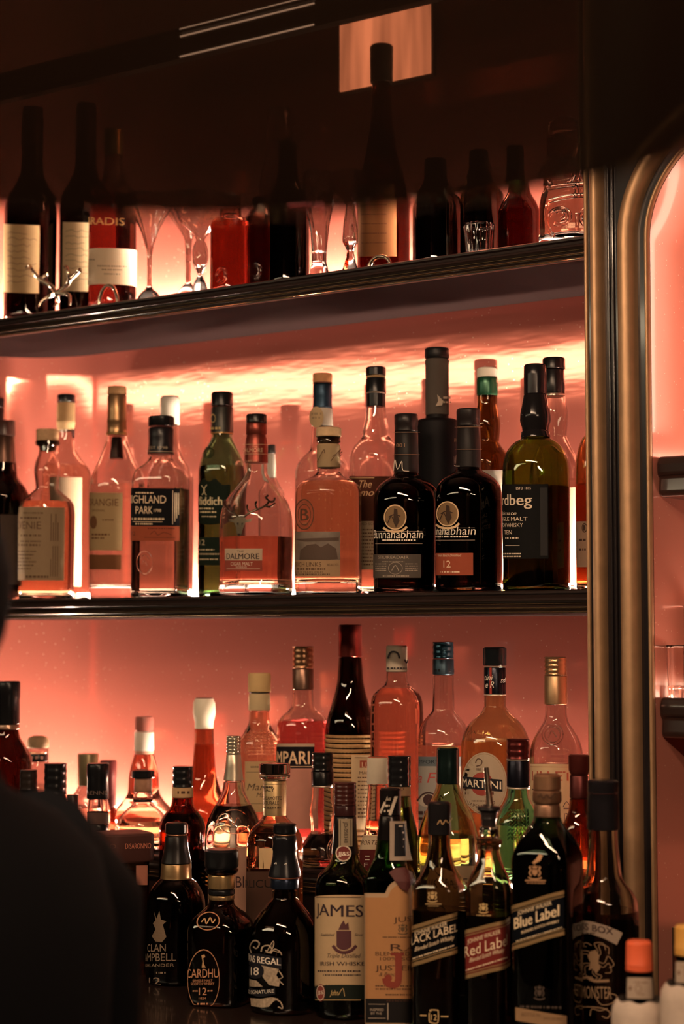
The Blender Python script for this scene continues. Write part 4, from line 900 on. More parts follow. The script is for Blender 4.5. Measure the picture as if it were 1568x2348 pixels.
b = CB('green embossed bottle with dark red screw cap and striped neck sleeve', 1190, -.105, [(1808, 24), (1830, 27), (1850, 38), (1875, 50), (1900, 55), (1960, 56), (2330, 56)], glass((.46, .80, .62)), kind='vermouth_bottle', liq=(1890, liquor((.97, .93, .72)))); b.thread(1694, 1740, 27, foil((.12, .02, .018), .25), 3)
sl = b.part('neck_sleeve', [(1742, 26.5), (1804, 27)], foil((.012, .012, .020), .25)); b.part('silver_ring', [(1740, 27), (1743, 27)], foil((.6, .5, .4))); b.part('lower_silver_ring', [(1804, 27), (1808, 27)], foil((.6, .5, .4))); b.prints([T('tini', 1172, 1190, 1775, 14, s=.3), T('e R', 1174, 1192, 1790, 15, s=.3)], ink((.80, .70, .60)), sl, off=.001); b.prints([('r', 1177, 1183, 1744, 1803)], ink((.35, .04, .03)), sl, 'red_stripe', off=.0006)
b.relief([[(1165 + 9 * i, 1862 + 9 * j), (1172 + 8 * i, 1856 + 9 * j), (1178 + 7 * i, 1868 + 9 * j)] for i in range(6) for j in range(8)], .0010, glass((.42, .68, .42)), 'embossed_crest')
b = CB('brown bottle with wine-red foil cap standing against the brass post', 1330, -.115, [(1832, 22), (1860, 25), (1890, 38), (1920, 44), (1950, 46), (2330, 46)], glass((.35, .14, .07)), kind='liqueur_bottle'); b.part('cap', [(1730, 22), (1733, 24), (1765, 24), (1776, 21)], foil((.13, .025, .02), .3)); b.part('neck_sleeve', [(1777, 21), (1830, 22)], foil((.09, .02, .018), .35))
def crest(x, y, w, h):
    "small heraldic mark: shield, two supporters, crown and scroll"
    return [('p', [(x - w * .3, y - h * .3), (x + w * .3, y - h * .3), (x + w * .3, y + h * .15), (x, y + h * .45), (x - w * .3, y + h * .15)]),
            ('l', [(x - w * .38, y + h * .45), (x - w * .6, y + h * .1), (x - w * .45, y - h * .25), (x - w * .6, y - h * .55), (x - w * .4, y - h * .6)], w * .17),
            ('l', [(x + w * .38, y + h * .45), (x + w * .6, y + h * .1), (x + w * .45, y - h * .25), (x + w * .6, y - h * .55), (x + w * .4, y - h * .6)], w * .17),
            ('p', [(x - w * .25, y - h * .42), (x - w * .3, y - h * .8), (x - w * .1, y - h * .6), (x, y - h * .95), (x + w * .1, y - h * .6), (x + w * .3, y - h * .8), (x + w * .25, y - h * .42)]),
            ('l', [(x - w * .75, y + h * .6), (x - w * .3, y + h * .78), (x + w * .3, y + h * .78), (x + w * .75, y + h * .6)], h * .16)]
# ================================================================== front row on the counter
BASEY = 2338
b = CB('dark round-shouldered bottle with stag crest lettering and flared black neck sleeve', 403, -.185, [(1979, 33), (2000, 34), (2014, 36), (2022, 46), (2040, 58), (2065, 66), (2100, 68), (2330, 67)], glass((.30, .17, .12)), liq=(2066, liquor((.22, .10, .07))))
b.part('cap', [(1886, 24), (1890, 26), (1910, 26)], plastic(BLK)); b.part('copper_line', [(1911, 24), (1915, 24)], foil((.4, .2, .12))); b.part('neck_sleeve', [(1916, 26), (1940, 27), (1960, 31), (1978, 35)], plastic((.010, .008, .008), .35))
b.part('gold_band', [(1979, 34.5), (2008, 35.5), (2014, 36.5)], foil((.30, .19, .09), .3)); c = 368
b.prints([T('CLAN', c - 28, c + 13, 2181, 17), T('CAMPBELL', c - 42, c + 36, 2203, 18), T('HIGHLANDER', c - 38, c + 32, 2216, 7), T('12', c - 24, c + 2, 2258, 18), ('m', c - 8, c + 14, 2232, 4)], ink((.24, .17, .12)), b.root, 'maker_lettering')
b.prints([('p', [(c - 14, 2090), (c - 8, 2106), (c - 2, 2088), (c + 2, 2108), (c + 14, 2112), (c + 6, 2120), (c + 14, 2148), (c + 4, 2160), (c - 10, 2158), (c - 18, 2146), (c - 10, 2130), (c - 16, 2116), (c - 10, 2110)])], ink((.22, .15, .10), .4), b.root, 'stag_crest')
b = CB('heart-shouldered dark bottle with thick black stopper and oval copper outlined label', 507, -.265, [(2062, 29), (2072, 30), (2084, 42), (2098, 60), (2115, 72), (2135, 77), (2330, 76)], glass((.16, .08, .05)), sq=4, face=-24, liq=(2100, DKAMB))
b.part('stopper', [(1947, 36), (1951, 39), (1985, 39), (1991, 36)], plastic(BLK, .4)); b.part('glass_lip', [(1991, 38), (1994, 39), (2002, 36)], glass((.5, .3, .2)))
b.part('neck_label', [(2003, 30), (2008, 31), (2035, 31), (2037, 30)], foil((.42, .28, .13), .25)); b.part('dark_band', [(2038, 31), (2050, 31)], plastic(BLK)); b.part('gold_band', [(2051, 30), (2062, 30)], foil((.36, .24, .12), .25))
c = 466
b.prints([('o', 476, 2112, 27, 21, 2.2), ('o', 468, 2247, 36, 71, 1.2)], ink((.50, .24, .13)), b.root, 'copper_ovals'); b.prints([('l', [(460, 2114), (467, 2106), (472, 2118), (480, 2104), (486, 2116), (492, 2108)], 2.5), ('p', [(463, 2190), (470, 2188), (472, 2194), (467, 2196), (469, 2210), (473, 2218), (464, 2218), (466, 2204)])], ink((.48, .28, .14)), b.root, 'printed_emblem')
b.prints([T('CARDHU', 432, 502, 2241, 20, b=-.004), T('SINGLE MALT', 444, 488, 2250, 5), T('SCOTCH WHISKY', 440, 492, 2258, 6), T('12', 458, 475, 2281, 17), ('m', 444, 456, 2273, 3), ('m', 477, 490, 2273, 3), T('1824', 458, 474, 2291, 5), ('m', 454, 478, 2303, 4)], ink((.52, .25, .14)), b.root, 'maker_lettering')
b = CB('dark bottle with bulged black neck, signature and ornate silver label', 652, -.255, [(2042, 29), (2056, 29), (2072, 40), (2092, 56), (2115, 70), (2140, 77), (2170, 79), (2330, 77)], glass((.20, .13, .10)), liq=(2150, DKAMB))
b.part('cap', [(1888, 25), (1891, 27), (1908, 27), (1911, 26)], plastic(BLK)); b.part('copper_line', [(1911, 25), (1915, 25)], foil((.35, .18, .1))); sl = b.part('neck_sleeve', [(1916, 27), (1924, 29), (1934, 27), (1944, 29), (1952, 27), (1962, 28), (1980, 31), (1998, 36), (2009, 38)], plastic((.008, .008, .010), .3))
b.part('blue_band', [(2012, 33), (2036, 33)], foil((.02, .03, .055), .25)); b.part('copper_ring', [(2009, 38), (2012, 36)], foil((.35, .14, .08))); b.prints([('l', [(632, 1990), (628, 1984), (634, 1978), (632, 1992), (640, 1986), (644, 1992), (650, 1984), (656, 1980), (654, 1992), (660, 1986), (670, 1984)], 1.6)], ink((.8, .75, .65)), sl, 'signature', off=.001)
l = b.prints([('p', [(598, 2212), (640, 2222), (634, 2236), (642, 2248), (640, 2262), (618, 2258), (604, 2240)]), ('p', [(572, 2244), (590, 2248), (604, 2262), (570, 2262)]), ('p', [(576, 2288), (600, 2290), (624, 2286), (640, 2290), (628, 2296), (618, 2308), (604, 2310), (578, 2306)]),
              ('l', [(578, 2184), (574, 2170), (584, 2156), (596, 2162), (590, 2174), (582, 2170)], 3), ('l', [(600, 2182), (604, 2170), (618, 2168), (624, 2178), (616, 2184), (610, 2178)], 3), ('l', [(622, 2186), (630, 2176), (642, 2182), (646, 2190)], 2.5),
              ('l', [(612, 2184), (626, 2158), (628, 2168), (620, 2186)], 2), ('l', [(566, 2226), (564, 2244), (570, 2258)], 2), ('l', [(640, 2226), (648, 2240), (640, 2246), (650, 2258)], 2.5), ('l', [(632, 2290), (644, 2298), (648, 2312), (638, 2308)], 3)], mat('engraved_silver_paper', (.40, .31, .22), .5, .2, var=.7, bscale=260), b.root, 'ornate_label')
k_ = b.prints([('p', [(566, 2186), (600, 2186), (645, 2196), (646, 2222), (600, 2212), (566, 2212)]), ('e', 588, 2226, 19, 18), ('p', [(568, 2262), (596, 2270), (632, 2264), (632, 2280), (596, 2286), (568, 2276)])], ink((.012, .012, .016)), l, 'dark_bands', off=.0013)
b.prints([T('CHIVAS REGAL', 556, 644, 2206, 15, b=.02, k=14), T('18', 579, 596, 2235, 18, b=.02), T('GOLD SIGNATURE', 562, 630, 2278, 8, d=-3)], ink((.72, .64, .54)), k_, off=.0018)
b.relief([[(614, 2182), (628, 2162), (622, 2180)], [(606, 2186), (626, 2180), (644, 2186)], [(582, 2160), (590, 2156), (594, 2164)], [(620, 2230), (628, 2240), (632, 2228)]], .0006, silver, 'ornament')
b = CB('green whiskey bottle with cream label, round seal and dark red screw cap', 791, -.235, [(1955, 29), (1975, 34), (1990, 45), (2003, 58), (2018, 66), (2040, 69), (2330, 68)], glass((.14, .20, .07)), liq=(2003, DKAMB))
b.thread(1794, 1846, 26, plastic((.045, .012, .010), .25), 5); b.part('cap_skirt', [(1846, 26), (1870, 26)], plastic((.03, .010, .010), .25)); sl = b.part('neck_sleeve', [(1871, 26), (1900, 27), (1930, 29), (1957, 32)], plastic((.010, .008, .008), .25))
nl = b.label(779, 805, 1877, 1940, paper((.38, .30, .20)), 'neck_strip', off=.0035); b.prints([('v', 'JD-058348', 789, 796, 1884, 1932)] + [('r', x, x + 1, 1879, 1938) for x in (782, 801)], ink((.03, .02, .02)), nl, off=.0040)
s_ = b.prints([('e', 788, 1956, 15, 19)], ink((.60, .48, .35)), b.root, 'round_seal', off=.0035); r_ = b.prints([('e', 788, 1956, 12.5, 16)], ink((.16, .035, .03)), s_, 'red_disc', off=.0039); b.prints([T('JJ&S', 778, 799, 1961, 9, b=.016), ('o', 788, 1956, 13.5, 17, .8)], ink((.75, .65, .52)), r_, off=.0043)
l = b.label(720, 866, 2052, 2258, paper((.60, .43, .255)), nx=32, bow=5)
b.prints([T('JAMESON', 727, 866, 2102, 27, b=.016, d=-5), T('IRISH WHISKEY', 736, 842, 2214, 9, b=.016), T('Triple Distilled', 752, 826, 2196, 10, s=.35), T('Established', 737, 768, 2146, 6, s=.35), T('Since', 812, 830, 2146, 6, s=.35), ('r', 722, 826, 2057, 2058), ('m', 730, 826, 2228, 3), ('m', 742, 826, 2237, 3)], ink((.04, .025, .03)), l)
b.prints([('p', [(772, 2134), (805, 2134), (805, 2170), (797, 2176), (788, 2178), (779, 2176), (772, 2170)]), ('p', [(776, 2132), (782, 2118), (788, 2110), (792, 2120), (798, 2114), (800, 2132)]), ('l', [(764, 2168), (774, 2180), (788, 2184), (804, 2180), (816, 2168)], 7)], ink((.09, .035, .04)), l, 'printed_crest')
l = b.label(720, 866, 2258, 2292, paper((.020, .025, .020)), 'lower_label'); b.prints([T('John', 757, 776, 2282, 12, s=.4), ('l', [(776, 2282), (786, 2266), (790, 2284)], 1.2), ('r', 724, 826, 2292, 2293.5)], ink((.60, .42, .18)), l)
r_ = b.prints([('e', 737, 2276, 10, 20)], ink((.22, .05, .04)), l, 'red_seal', off=.001); b.prints([T('JJS', 730, 744, 2279, 8, b=.016), ('o', 737, 2276, 9, 18, 1)], ink((.7, .58, .45)), r_, off=.0014)
b = CB('green square whisky bottle with orange arched label and paper neck tag', 895, -.262, [(1870, 25), (1900, 27), (1935, 32), (1965, 38), (1985, 48), (2000, 54), (2014, 59), (2330, 58)], glass((.09, .22, .09)), sq=5, face=-12)
b.part('cap', [(1807, 23), (1811, 25), (1868, 25)], foil((.03, .025, .025), .2)); sl = b.part('neck_sleeve', [(1869, 25.5), (1900, 28), (1925, 31)], foil((.020, .016, .015), .2)); b.prints([('p', [(872, 1862), (882, 1838), (886, 1840), (876, 1866)]), T('Jus', 884, 897, 1835, 9, s=.4), ('p', [(904, 1826), (911, 1826), (897, 1870), (891, 1868)]), ('m', 884, 894, 1850, 5), ('m', 882, 894, 1862, 5)], ink((.5, .42, .33)), sl, off=.0012)
tg = b.label(894, 928, 1882, 1972, paper((.42, .33, .26)), 'neck_tag', off=.006); tk = b.prints([('r', 902, 922, 1888, 1962)], ink((.012, .012, .014)), tg, 'dark_panel', off=.0066); b.prints([('m', 908, 918, 1895, 4), ('m', 909, 917, 1910, 4), ('m', 908, 918, 1925, 4), ('m', 909, 917, 1942, 4)], ink((.55, .48, .4)), tk, off=.0072)
l = b.label(835, 943, 2048, 2348, paper((.52, .36, .23)), off=.0004, fn=lambda t: -38 * sqrt(max(0, 1 - ((.97 - t) / .50) ** 2)) if t > .47 else 0, nx=40, ny=20)
l2 = b.label(839, 943, 2058, 2290, paper((.50, .255, .115)), 'orange_panel', off=.0007, fn=lambda t: -38 * sqrt(max(0, 1 - ((.97 - t) / .50) ** 2)) if t > .47 else 0, nx=40, ny=20)
b.prints([T('RARE', 895, 958, 2180, 16, b=.01), T('BLENDED SCOTCH', 862, 960, 2191, 9), T('100% SCOTCH', 872, 952, 2202, 8), T('JUSTERINI', 862, 948, 2225, 12, b=.016), T('& Brooks', 870, 920, 2238, 9, s=.35), ('m', 862, 940, 2262, 3), ('m', 862, 940, 2269, 3), ('m', 884, 940, 2282, 3), ('m', 886, 940, 2296, 3), ('m', 878, 940, 2150, 2.5), T('JUSTERINI', 902, 960, 2110, 12, k=-10)], ink((.06, .03, .02)), l2, off=.0011)
b.prints([('l', [(912, 2186), (912, 2245), (904, 2258), (888, 2254), (884, 2242)], 15), ('e', 890, 2243, 8, 9), ('r', 896, 924, 2184, 2190)], ink((.22, .045, .03)), l2, 'large_letter', off=.0014); b.prints(crest(922, 2130, 15, 15), ink((.14, .09, .05)), l2, 'printed_crest', off=.0011)
b.prints([('p', [(892, 2000), (905, 1990), (925, 1988), (940, 2000), (946, 2020), (936, 2030), (930, 2044), (915, 2036), (905, 2020)])], mat('red_wax', (.07, .014, .012), .7), b.root, 'red_wax_mark', off=.004)
l3 = b.label(839, 943, 2290, 2345, paper((.02, .018, .018)), 'lower_panel', off=.0007); b.prints([T('INSPIRED', 850, 880, 2318, 6), T('BY THE', 852, 876, 2326, 5), ('r', 846, 884, 2302, 2303), ('r', 846, 884, 2334, 2335), ('r', 888, 890, 2300, 2338)], ink((.4, .33, .26)), l3, off=.0011)
# three square bottles with slanted labels
def walker(label, cx, Y, hw, prof, gm, liq, x0, x1, y0, y1, col, sl, col2=(.55, .36, .17), face=-20):
    b = CB(label, cx, Y, prof, gm, sq=5, face=face, liq=liq)
    l = b.label(x0, x1, y0, y1, paper(col), slant=sl)
    for q, (a, c) in enumerate(((0, 9), (12, 14.5), (-9, 0), (-14.5, -12))):
        ya, yb = (y0 + a, y0 + c) if a >= 0 else (y1 + a, y1 + c)
        g = b.label(x0, x1, ya, yb, foil(col2, .35), 'gold_stripe', slant=sl, off=.0007, ny=2); g.parent = l
    return b, l
xm = (944 + 1045) / 2; sA = -.345
b, l = walker('square black-labelled whisky bottle with gold slanted stripes and black signed cap', 1008, -.285, 64, [(1913, 25), (1935, 26), (1960, 29), (1985, 36), (2005, 46), (2025, 58), (2042, 63), (2330, 62)], glass((.62, .50, .38)), (2082, liquor((.12, .05, .025))), 940, 1047, 2109, 2203, (.005, .005, .006), sA)
b.part('cap', [(1838, 24), (1842, 27.5), (1875, 27.5), (1877, 27), (1913, 27.5)], plastic((.010, .009, .010), .3)); b.prints([('l', [(1004, 1890), (1010, 1880), (1014, 1890), (1020, 1880), (1026, 1886), (1034, 1874)], 1.6)], ink((.5, .32, .16)), b.root, 'signature', off=.0025)
b.prints([T('JOHNNIE WALKER', 952, 1024, 2132, 10), T('BLACK LABEL', 938, 1046, 2152, 18), T('Blended Scotch Whisky', 953, 1040, 2168, 10, s=.35), ('m', 948, 1040, 2184, 3)], ink((.72, .56, .38)), l, off=.0012, slant=sA, xc=xm, yr=2200)
b.prints(crest(992, 2056, 15, 15) + [('r', 976, 1012, 2072, 2074), ('r', 982, 1006, 2077, 2078)], ink((.55, .38, .18), .4), b.root, 'gold_crest'); b.prints([('l', [(988, 2320), (986, 2316), (1002, 2316), (1004, 2320), (1004, 2340), (1000, 2346), (986, 2344), (984, 2338), (984, 2322)], 2), T('12', 988, 1001, 2339, 13), ('m', 964, 980, 2330, 3), ('m', 1010, 1026, 2332, 3)], ink((.62, .42, .20)), b.root, 'age_mark', yr=2200)
b, l = walker('square red-labelled whisky bottle with steel pourer spout', 1122, -.272, 56, [(1948, 24), (1965, 27), (1990, 36), (2010, 45), (2030, 52), (2050, 55), (2330, 54)], glass((.70, .58, .46)), (2095, liquor((.14, .06, .03))), 1066, 1168, 2118, 2230, (.20, .030, .025), sA)
b.part('glass_lip', [(1922, 27), (1926, 30), (1934, 30), (1937, 26), (1948, 25)], glass((.7, .58, .46))); b.part('glass_neck', [(1895, 22), (1921, 23)], glass((.7, .58, .46)))
b.part('pourer_stopper', [(1845, 12), (1850, 26), (1856, 27), (1862, 20), (1872, 18), (1876, 19), (1880, 17), (1894, 17)], plastic((.015, .012, .012), .4))
zA = b.z(1760); zB = b.z(1846); V, Fc = [], []
tube_vf([(-.0035, 0, zA), (-.0015, 0, zA + (zB - zA) * .4), (.0015, 0, zB), (.0015, 0, zB - .004)], .0042, V, Fc, 14, taper=[.75, .85, 1.1, 1.3]); obj('pourer_spout', V, Fc, mat('brushed_steel', (.45, .35, .27), .2, 1.0), b.root)
b.prints([T('JOHNNIE WALKER', 1074, 1146, 2150, 10), T('Red Label', 1068, 1160, 2180, 25, b=.01), T('Blended Scotch Whisky', 1078, 1154, 2194, 10, s=.35), ('m', 1070, 1162, 2211, 3)], ink((.76, .58, .40)), l, off=.0012, slant=sA, xc=1117, yr=2200)
b.prints(crest(1109, 2082, 14, 14) + [('m', 1094, 1126, 2100, 2.5)], ink((.62, .44, .20), .4), b.root, 'gold_crest')
b, l = walker('square dark whisky bottle with copper bulged cap and dark blue slanted label', 1256, -.275, 82, [(1873, 31), (1885, 35), (1905, 50), (1925, 64), (1950, 77), (1975, 82), (2330, 80)], glass((.16, .24, .16)), (1917, liquor((.06, .03, .02))), 1168, 1292, 2062, 2164, (.005, .006, .009), -.34, face=-22)
b.part('cap', [(1775, 29), (1780, 31.5), (1810, 32)], foil((.30, .16, .09), .4)); c_ = b.part('cap_collar', [(1811, 31), (1815, 33), (1835, 34), (1842, 31)], foil((.28, .15, .085), .4)); b.part('neck_sleeve', [(1843, 29), (1848, 30), (1872, 31)], foil((.24, .13, .08), .4))
b.prints([('l', [(1238, 1828), (1244, 1820), (1248, 1830), (1256, 1822), (1262, 1830), (1272, 1818)], 1.8)], ink((.06, .03, .02)), c_, 'signature', off=.003)
b.prints([T('JOHNNIE WALKER', 1190, 1264, 2086, 10), T('Blue Label', 1182, 1280, 2116, 26, b=.016), T('BLENDED SCOTCH WHISKY', 1198, 1280, 2131, 6, b=.02), ('m', 1186, 1286, 2146, 2.5)], ink((.74, .58, .38)), l, off=.0012, slant=-.34, xc=1230, yr=2150)
b.prints(crest(1228, 2000, 20, 20) + [('p', [(1216, 1972), (1222, 1978), (1230, 1970), (1238, 1958), (1246, 1962), (1240, 1974), (1226, 1982)]), ('r', 1206, 1252, 2018, 2021), ('m', 1210, 1250, 2026, 2.5)], ink((.42, .23, .12), .3), b.root, 'gold_crest'); b.prints(crest(1236, 2276, 16, 20) + [('m', 1192, 1284, 2312, 5)], ink((.07, .05, .04)), b.root, 'faint_crest', yr=2150)
l = b.label(1182, 1296, 2320, 2350, paper((.36, .22, .12)), 'lower_label', slant=.15); b.prints([T('BOTTLE No', 1196, 1238, 2331, 8), T('JW3 55382', 1244, 1286, 2338, 6)], ink((.16, .09, .05)), l, off=.001, yr=2150)
# banner labelled bottle before the post
b = CB('clear bell-shouldered bottle with black foil, cream banner label and swirling print', 1385, -.185, [(1902, 33), (1935, 34), (1975, 38), (2010, 42), (2025, 50), (2045, 66), (2065, 76), (2095, 79), (2330, 77)], glass((.93, .86, .80)), liq=(2086, liquor((.20, .12, .09))))
b.part('cap', [(1788, 33), (1792, 36), (1815, 36), (1818, 35), (1840, 36), (1902, 37)], plastic((.009, .008, .010), .3)); b.part('cap_ring', [(1816, 36.5), (1819, 36.5)], foil((.1, .05, .05), .2))
l = b.prints([('p', [(1306, 2112), (1330, 2110), (1360, 2114), (1395, 2124), (1425, 2138), (1412, 2166), (1385, 2152), (1355, 2142), (1310, 2140)])], paper((.46, .36, .28)), b.root, 'banner_label', off=.001)
b.prints([T('COMPASS BOX', 1298, 1404, 2130, 15, b=.016, k=26), ('m', 1318, 1340, 2138, 3), ('m', 1345, 1365, 2142, 3)], ink((.05, .03, .03)), l, off=.0016)
b.label(1398, 1452, 2108, 2150, paper((.40, .32, .27)), 'back_label', off=-.001)
c = 1362
b.prints([('l', [(c + 5 * cos(a), 2206 + 8 * sin(a)), (c + 22 * cos(a + .5), 2206 + 26 * sin(a + .5)), (c + 32 * cos(a + .1), 2204 + 40 * sin(a + .1)), (c + 44 * cos(a + .55), 2204 + 46 * sin(a + .55)), (c + 36 * cos(a + .85), 2204 + 36 * sin(a + .85))], 1.8) for a in [i * .62 + .3 * (i % 2) for i in range(10)]] +
         [('p', [(c - 8, 2182), (c + 4, 2178), (c + 12, 2192), (c + 9, 2206), (c + 14, 2220), (c + 5, 2232), (c - 4, 2222), (c - 12, 2226), (c - 8, 2208), (c - 14, 2194)]), ('l', [(1330, 2245), (1350, 2242), (1362, 2250), (1395, 2248)], 6)], ink((.30, .19, .11)), b.root, 'swirl_print')
b.prints([T('MONSTER', 1334, 1400, 2290, 28, b=-.005), ('l', [(1366, 2290), (1378, 2304), (1400, 2300), (1412, 2284), (1396, 2278), (1388, 2290)], 2), ('l', [(1326, 2318), (1340, 2310), (1380, 2312), (1396, 2322), (1390, 2334), (1378, 2330)], 2.5), ('l', [(1352, 2330), (1356, 2314), (1374, 2318), (1390, 2312)], 2)], ink((.34, .22, .13)), b.root, 'swirl_lettering', yr=2250)
# small bitters bottles
def bitters(cx, Y, capc, label, y0, dy=0):
    s_ = .97 if cx > 1500 else 1.0
    b = CB(label, cx, Y, [(y0 + 70, 31), (y0 + 100, 33), (y0 + 138, 35), (y0 + 146, 50), (y0 + 158, 60), (2420, 62)], glass((.02, .012, .012)), kind='bitters_bottle')
    b.part('cap', [(y0, 27), (y0 + 5, 29.5), (y0 + 50, 30), (y0 + 52, 31), (y0 + 57, 30), (y0 + 68, 31)], plastic(capc, .5), ribs=44)
    l = b.label(cx - 28, cx + 29, y0 + 85, y0 + 133, paper((.46, .36, .28)), 'neck_label'); b.prints([('m', cx - 12, cx + 18, y0 + 97, 3), ('o', cx - 3, y0 + 110, 7, 9, 1.2), ('e', cx - 20, y0 + 110, 3, 5), ('m', cx - 6, cx + 10, y0 + 124, 2.5)], ink((.18, .10, .07)), l)
    V, Fc = [], []; k = b.k; zt = b.z(y0 + 142); N = 40
    for j, (z, r) in enumerate(((zt + .004, 52 * k), (zt - .004, 62 * k), (zt - .012, 64.5 * k), (.004, 64.5 * k))):
        for i in range(N): a = 2 * pi * i / N; V.append((r * cos(a), r * sin(a), z + (.0014 * sin(7 * a) if j == 0 else 0)))
    for j in range(3): Fc += [(j * N + i, j * N + (i + 1) % N, (j + 1) * N + (i + 1) % N, (j + 1) * N + i) for i in range(N)]
    l = obj('paper_wrap', V, Fc, mat('wrinkled_paper', (.42, .34, .28), .7, var=.25, bscale=50, bump=.4), b.root)
    return b
bitters(1466, -.42, (.62, .11, .045), 'small dark bitters bottle with orange cap and white paper wrap', 2157)
bitters(1578, -.425, (.50, .26, .06), 'small dark bitters bottle with yellow cap and white paper wrap', 2121)
# ================================================================== top shelf
GU = 'wine and spirit bottles on the upper shelf'
def UB(label, cx, Y, prof, gm, kind='wine_bottle', **k): return Bottle(kind, label, 'bottle', cx, Y, ZU, prof, gm, group=GU, **k)
def scribble(x0, x1, y0, y1):
    out = []
    y = y0
    while y < y1:
        n = 9; out.append(('l', [(x0 + (x1 - x0) * i / n, y + random.uniform(-3, 3)) for i in range(n + 1 - random.choice((0, 2, 3)))], 1.0)); y += 14
    return out
b = UB('dark wine bottle with cream handwritten label at the shelf end', 70, .06, [(340, 24), (400, 26), (440, 44), (470, 58), (500, 60), (730, 59)], glass((.03, .012, .012)))
b.part('neck_foil', [(250, 25), (340, 25)], foil((.05, .02, .02))); l = b.label(4, 90, 516, 672, paper((.56, .38, .20))); b.prints(scribble(20, 84, 535, 660), ink((.16, .10, .06)), l)
b = UB('dark wine bottle with cream handwritten label behind the antler corkscrew', 194, .13, [(330, 24), (390, 26), (430, 42), (460, 56), (490, 58), (730, 57)], glass((.03, .012, .012)))
b.part('neck_foil', [(240, 24), (330, 24)], foil((.05, .02, .02))); l = b.label(145, 222, 510, 668, paper((.72, .53, .32))); b.prints(scribble(152, 215, 530, 655), ink((.18, .11, .06)), l)
b = UB('cognac bottle of dark red drink with gold capitals and wide cream label', 258, .05, [(360, 20), (400, 22), (425, 32), (440, 46), (456, 53), (480, 54), (560, 54.5), (715, 54)], glass((.97, .92, .86)), kind='cognac_bottle', liq=(457, liquor((.30, .05, .04))))
b.part('stopper', [(300, 22), (360, 22)], foil(GOLD)); b.prints([T('PARADIS', 192, 284, 516, 18, b=.016)], ink((.85, .52, .20)), b.root, 'gold_capitals'); l = b.label(195, 314, 569, 652, paper((.85, .66, .46)), bow=6); b.prints([('m', 225, 290, 612, 3), ('m', 235, 280, 620, 3), ('m', 240, 275, 630, 3), ('m', 206, 220, 598, 3)], ink((.4, .25, .15)), l)
b = UB('brown bottle with long cork-capped neck and tall wooden-toned label', 879, .15, [(195, 22), (240, 23), (300, 28), (380, 42), (430, 56), (470, 60), (650, 60)], glass((.50, .16, .08)), kind='spirit_bottle', liq=(300, DKAMB)); b.part('cap', [(103, 25), (107, 27), (190, 26)], plastic((.07, .05, .04), .6)); l = b.label(822, 908, 430, 588, paper((.34, .14, .06))); b.prints([('m', 830, 886, 470 + 22 * i, 2) for i in range(5)], ink((.16, .06, .03)), l)
b = UB('dark red low decanter with raised round seal', 528, .06, [(498, 30), (506, 42), (516, 46), (560, 46), (680, 46)], glass((.80, .45, .36)), kind='decanter', liq=(512, liquor((.45, .16, .12)))); b.relief([circ(508, 632, 12, 18), circ(508, 632, 8, 13)], .0014, glass(CLEAR), 'glass_seal'); b.part('stopper', [(452, 14), (458, 22), (478, 24), (490, 16), (497, 20)], glass(CLEAR))
b = UB('dark angular decanter with crystal seal beside the red one', 600, .105, [(478, 24), (492, 34), (505, 42), (680, 42)], glass((.10, .04, .035)), kind='decanter', seg=8); b.relief([circ(585, 622, 14, 18), circ(585, 622, 9, 12)], .0014, glass(CLEAR), 'glass_seal')
b = UB('broad black bottle between the crystal glasses', 661, .06, [(380, 22), (420, 26), (450, 42), (480, 48), (660, 48)], glass((.015, .010, .010)), kind='spirit_bottle'); b.part('cap', [(330, 22), (380, 22)], plastic(BLK))
b = UB('wide squat black bottle with two glints near the middle of the shelf', 1004, .07, [(420, 26), (440, 36), (458, 52), (480, 58), (630, 58)], glass((.015, .011, .010)), kind='spirit_bottle'); b.part('cap', [(370, 26), (420, 26)], plastic(BLK))
b = UB('black bottle behind the small crystal tumbler', 1105, .14, [(400, 24), (425, 34), (450, 50), (610, 50)], glass((.015, .010, .010)), kind='spirit_bottle'); b.part('cap', [(350, 22), (400, 23)], plastic(BLK))
b = UB('dark bottle left of the sculpted crystal decanter, with dark red glass', 1190, .10, [(400, 20), (440, 26), (470, 42), (490, 48), (600, 48)], glass((.22, .04, .035)), kind='spirit_bottle'); b.part('cap', [(340, 20), (400, 20)], plastic(BLK))
# crystal decanter by the post
b = UB('large sculpted crystal decanter with scroll reliefs beside the brass post', 1303, .07, [(372, 34), (382, 50), (392, 54), (406, 56), (424, 58), (432, 56), (440, 58), (452, 63), (470, 66), (520, 68), (590, 70)], glass(CLEAR), kind='decanter', sq=3, face=-25, thick=.02, liq=(395, PEACH))
b.part('stopper', [(276, 26), (290, 36), (330, 40), (360, 38), (371, 30)], glass((.8, .7, .6)))
def arcp(x, y, rx, ry, a0, a1, n=10): return [(x + rx * cos(radians(a0 + (a1 - a0) * i / n)), y + ry * sin(radians(a0 + (a1 - a0) * i / n))) for i in range(n + 1)]
b.relief([arcp(1302, 398, 14, 18, -90, 90), arcp(1345, 400, 16, 20, 90, 270), arcp(1306, 440, 14, 16, -60, 40), arcp(1345, 446, 14, 16, 150, 260), [(1262, 460), (1290, 454), (1320, 450), (1348, 452)], arcp(1284, 496, 22, 18, 180, 480), arcp(1284, 492, 14, 10, 200, 440),
          arcp(1352, 500, 22, 22, 120, 300), [(1258, 430), (1264, 420), (1260, 410), (1266, 396)], [(1322, 380), (1323, 425)], [(1322, 490), (1322, 535)], [(1256, 470), (1254, 500), (1262, 530), (1272, 540)], [(1262, 430), (1290, 426), (1320, 424), (1348, 424)]], .0034, glass(CLEAR), 'scroll_relief')
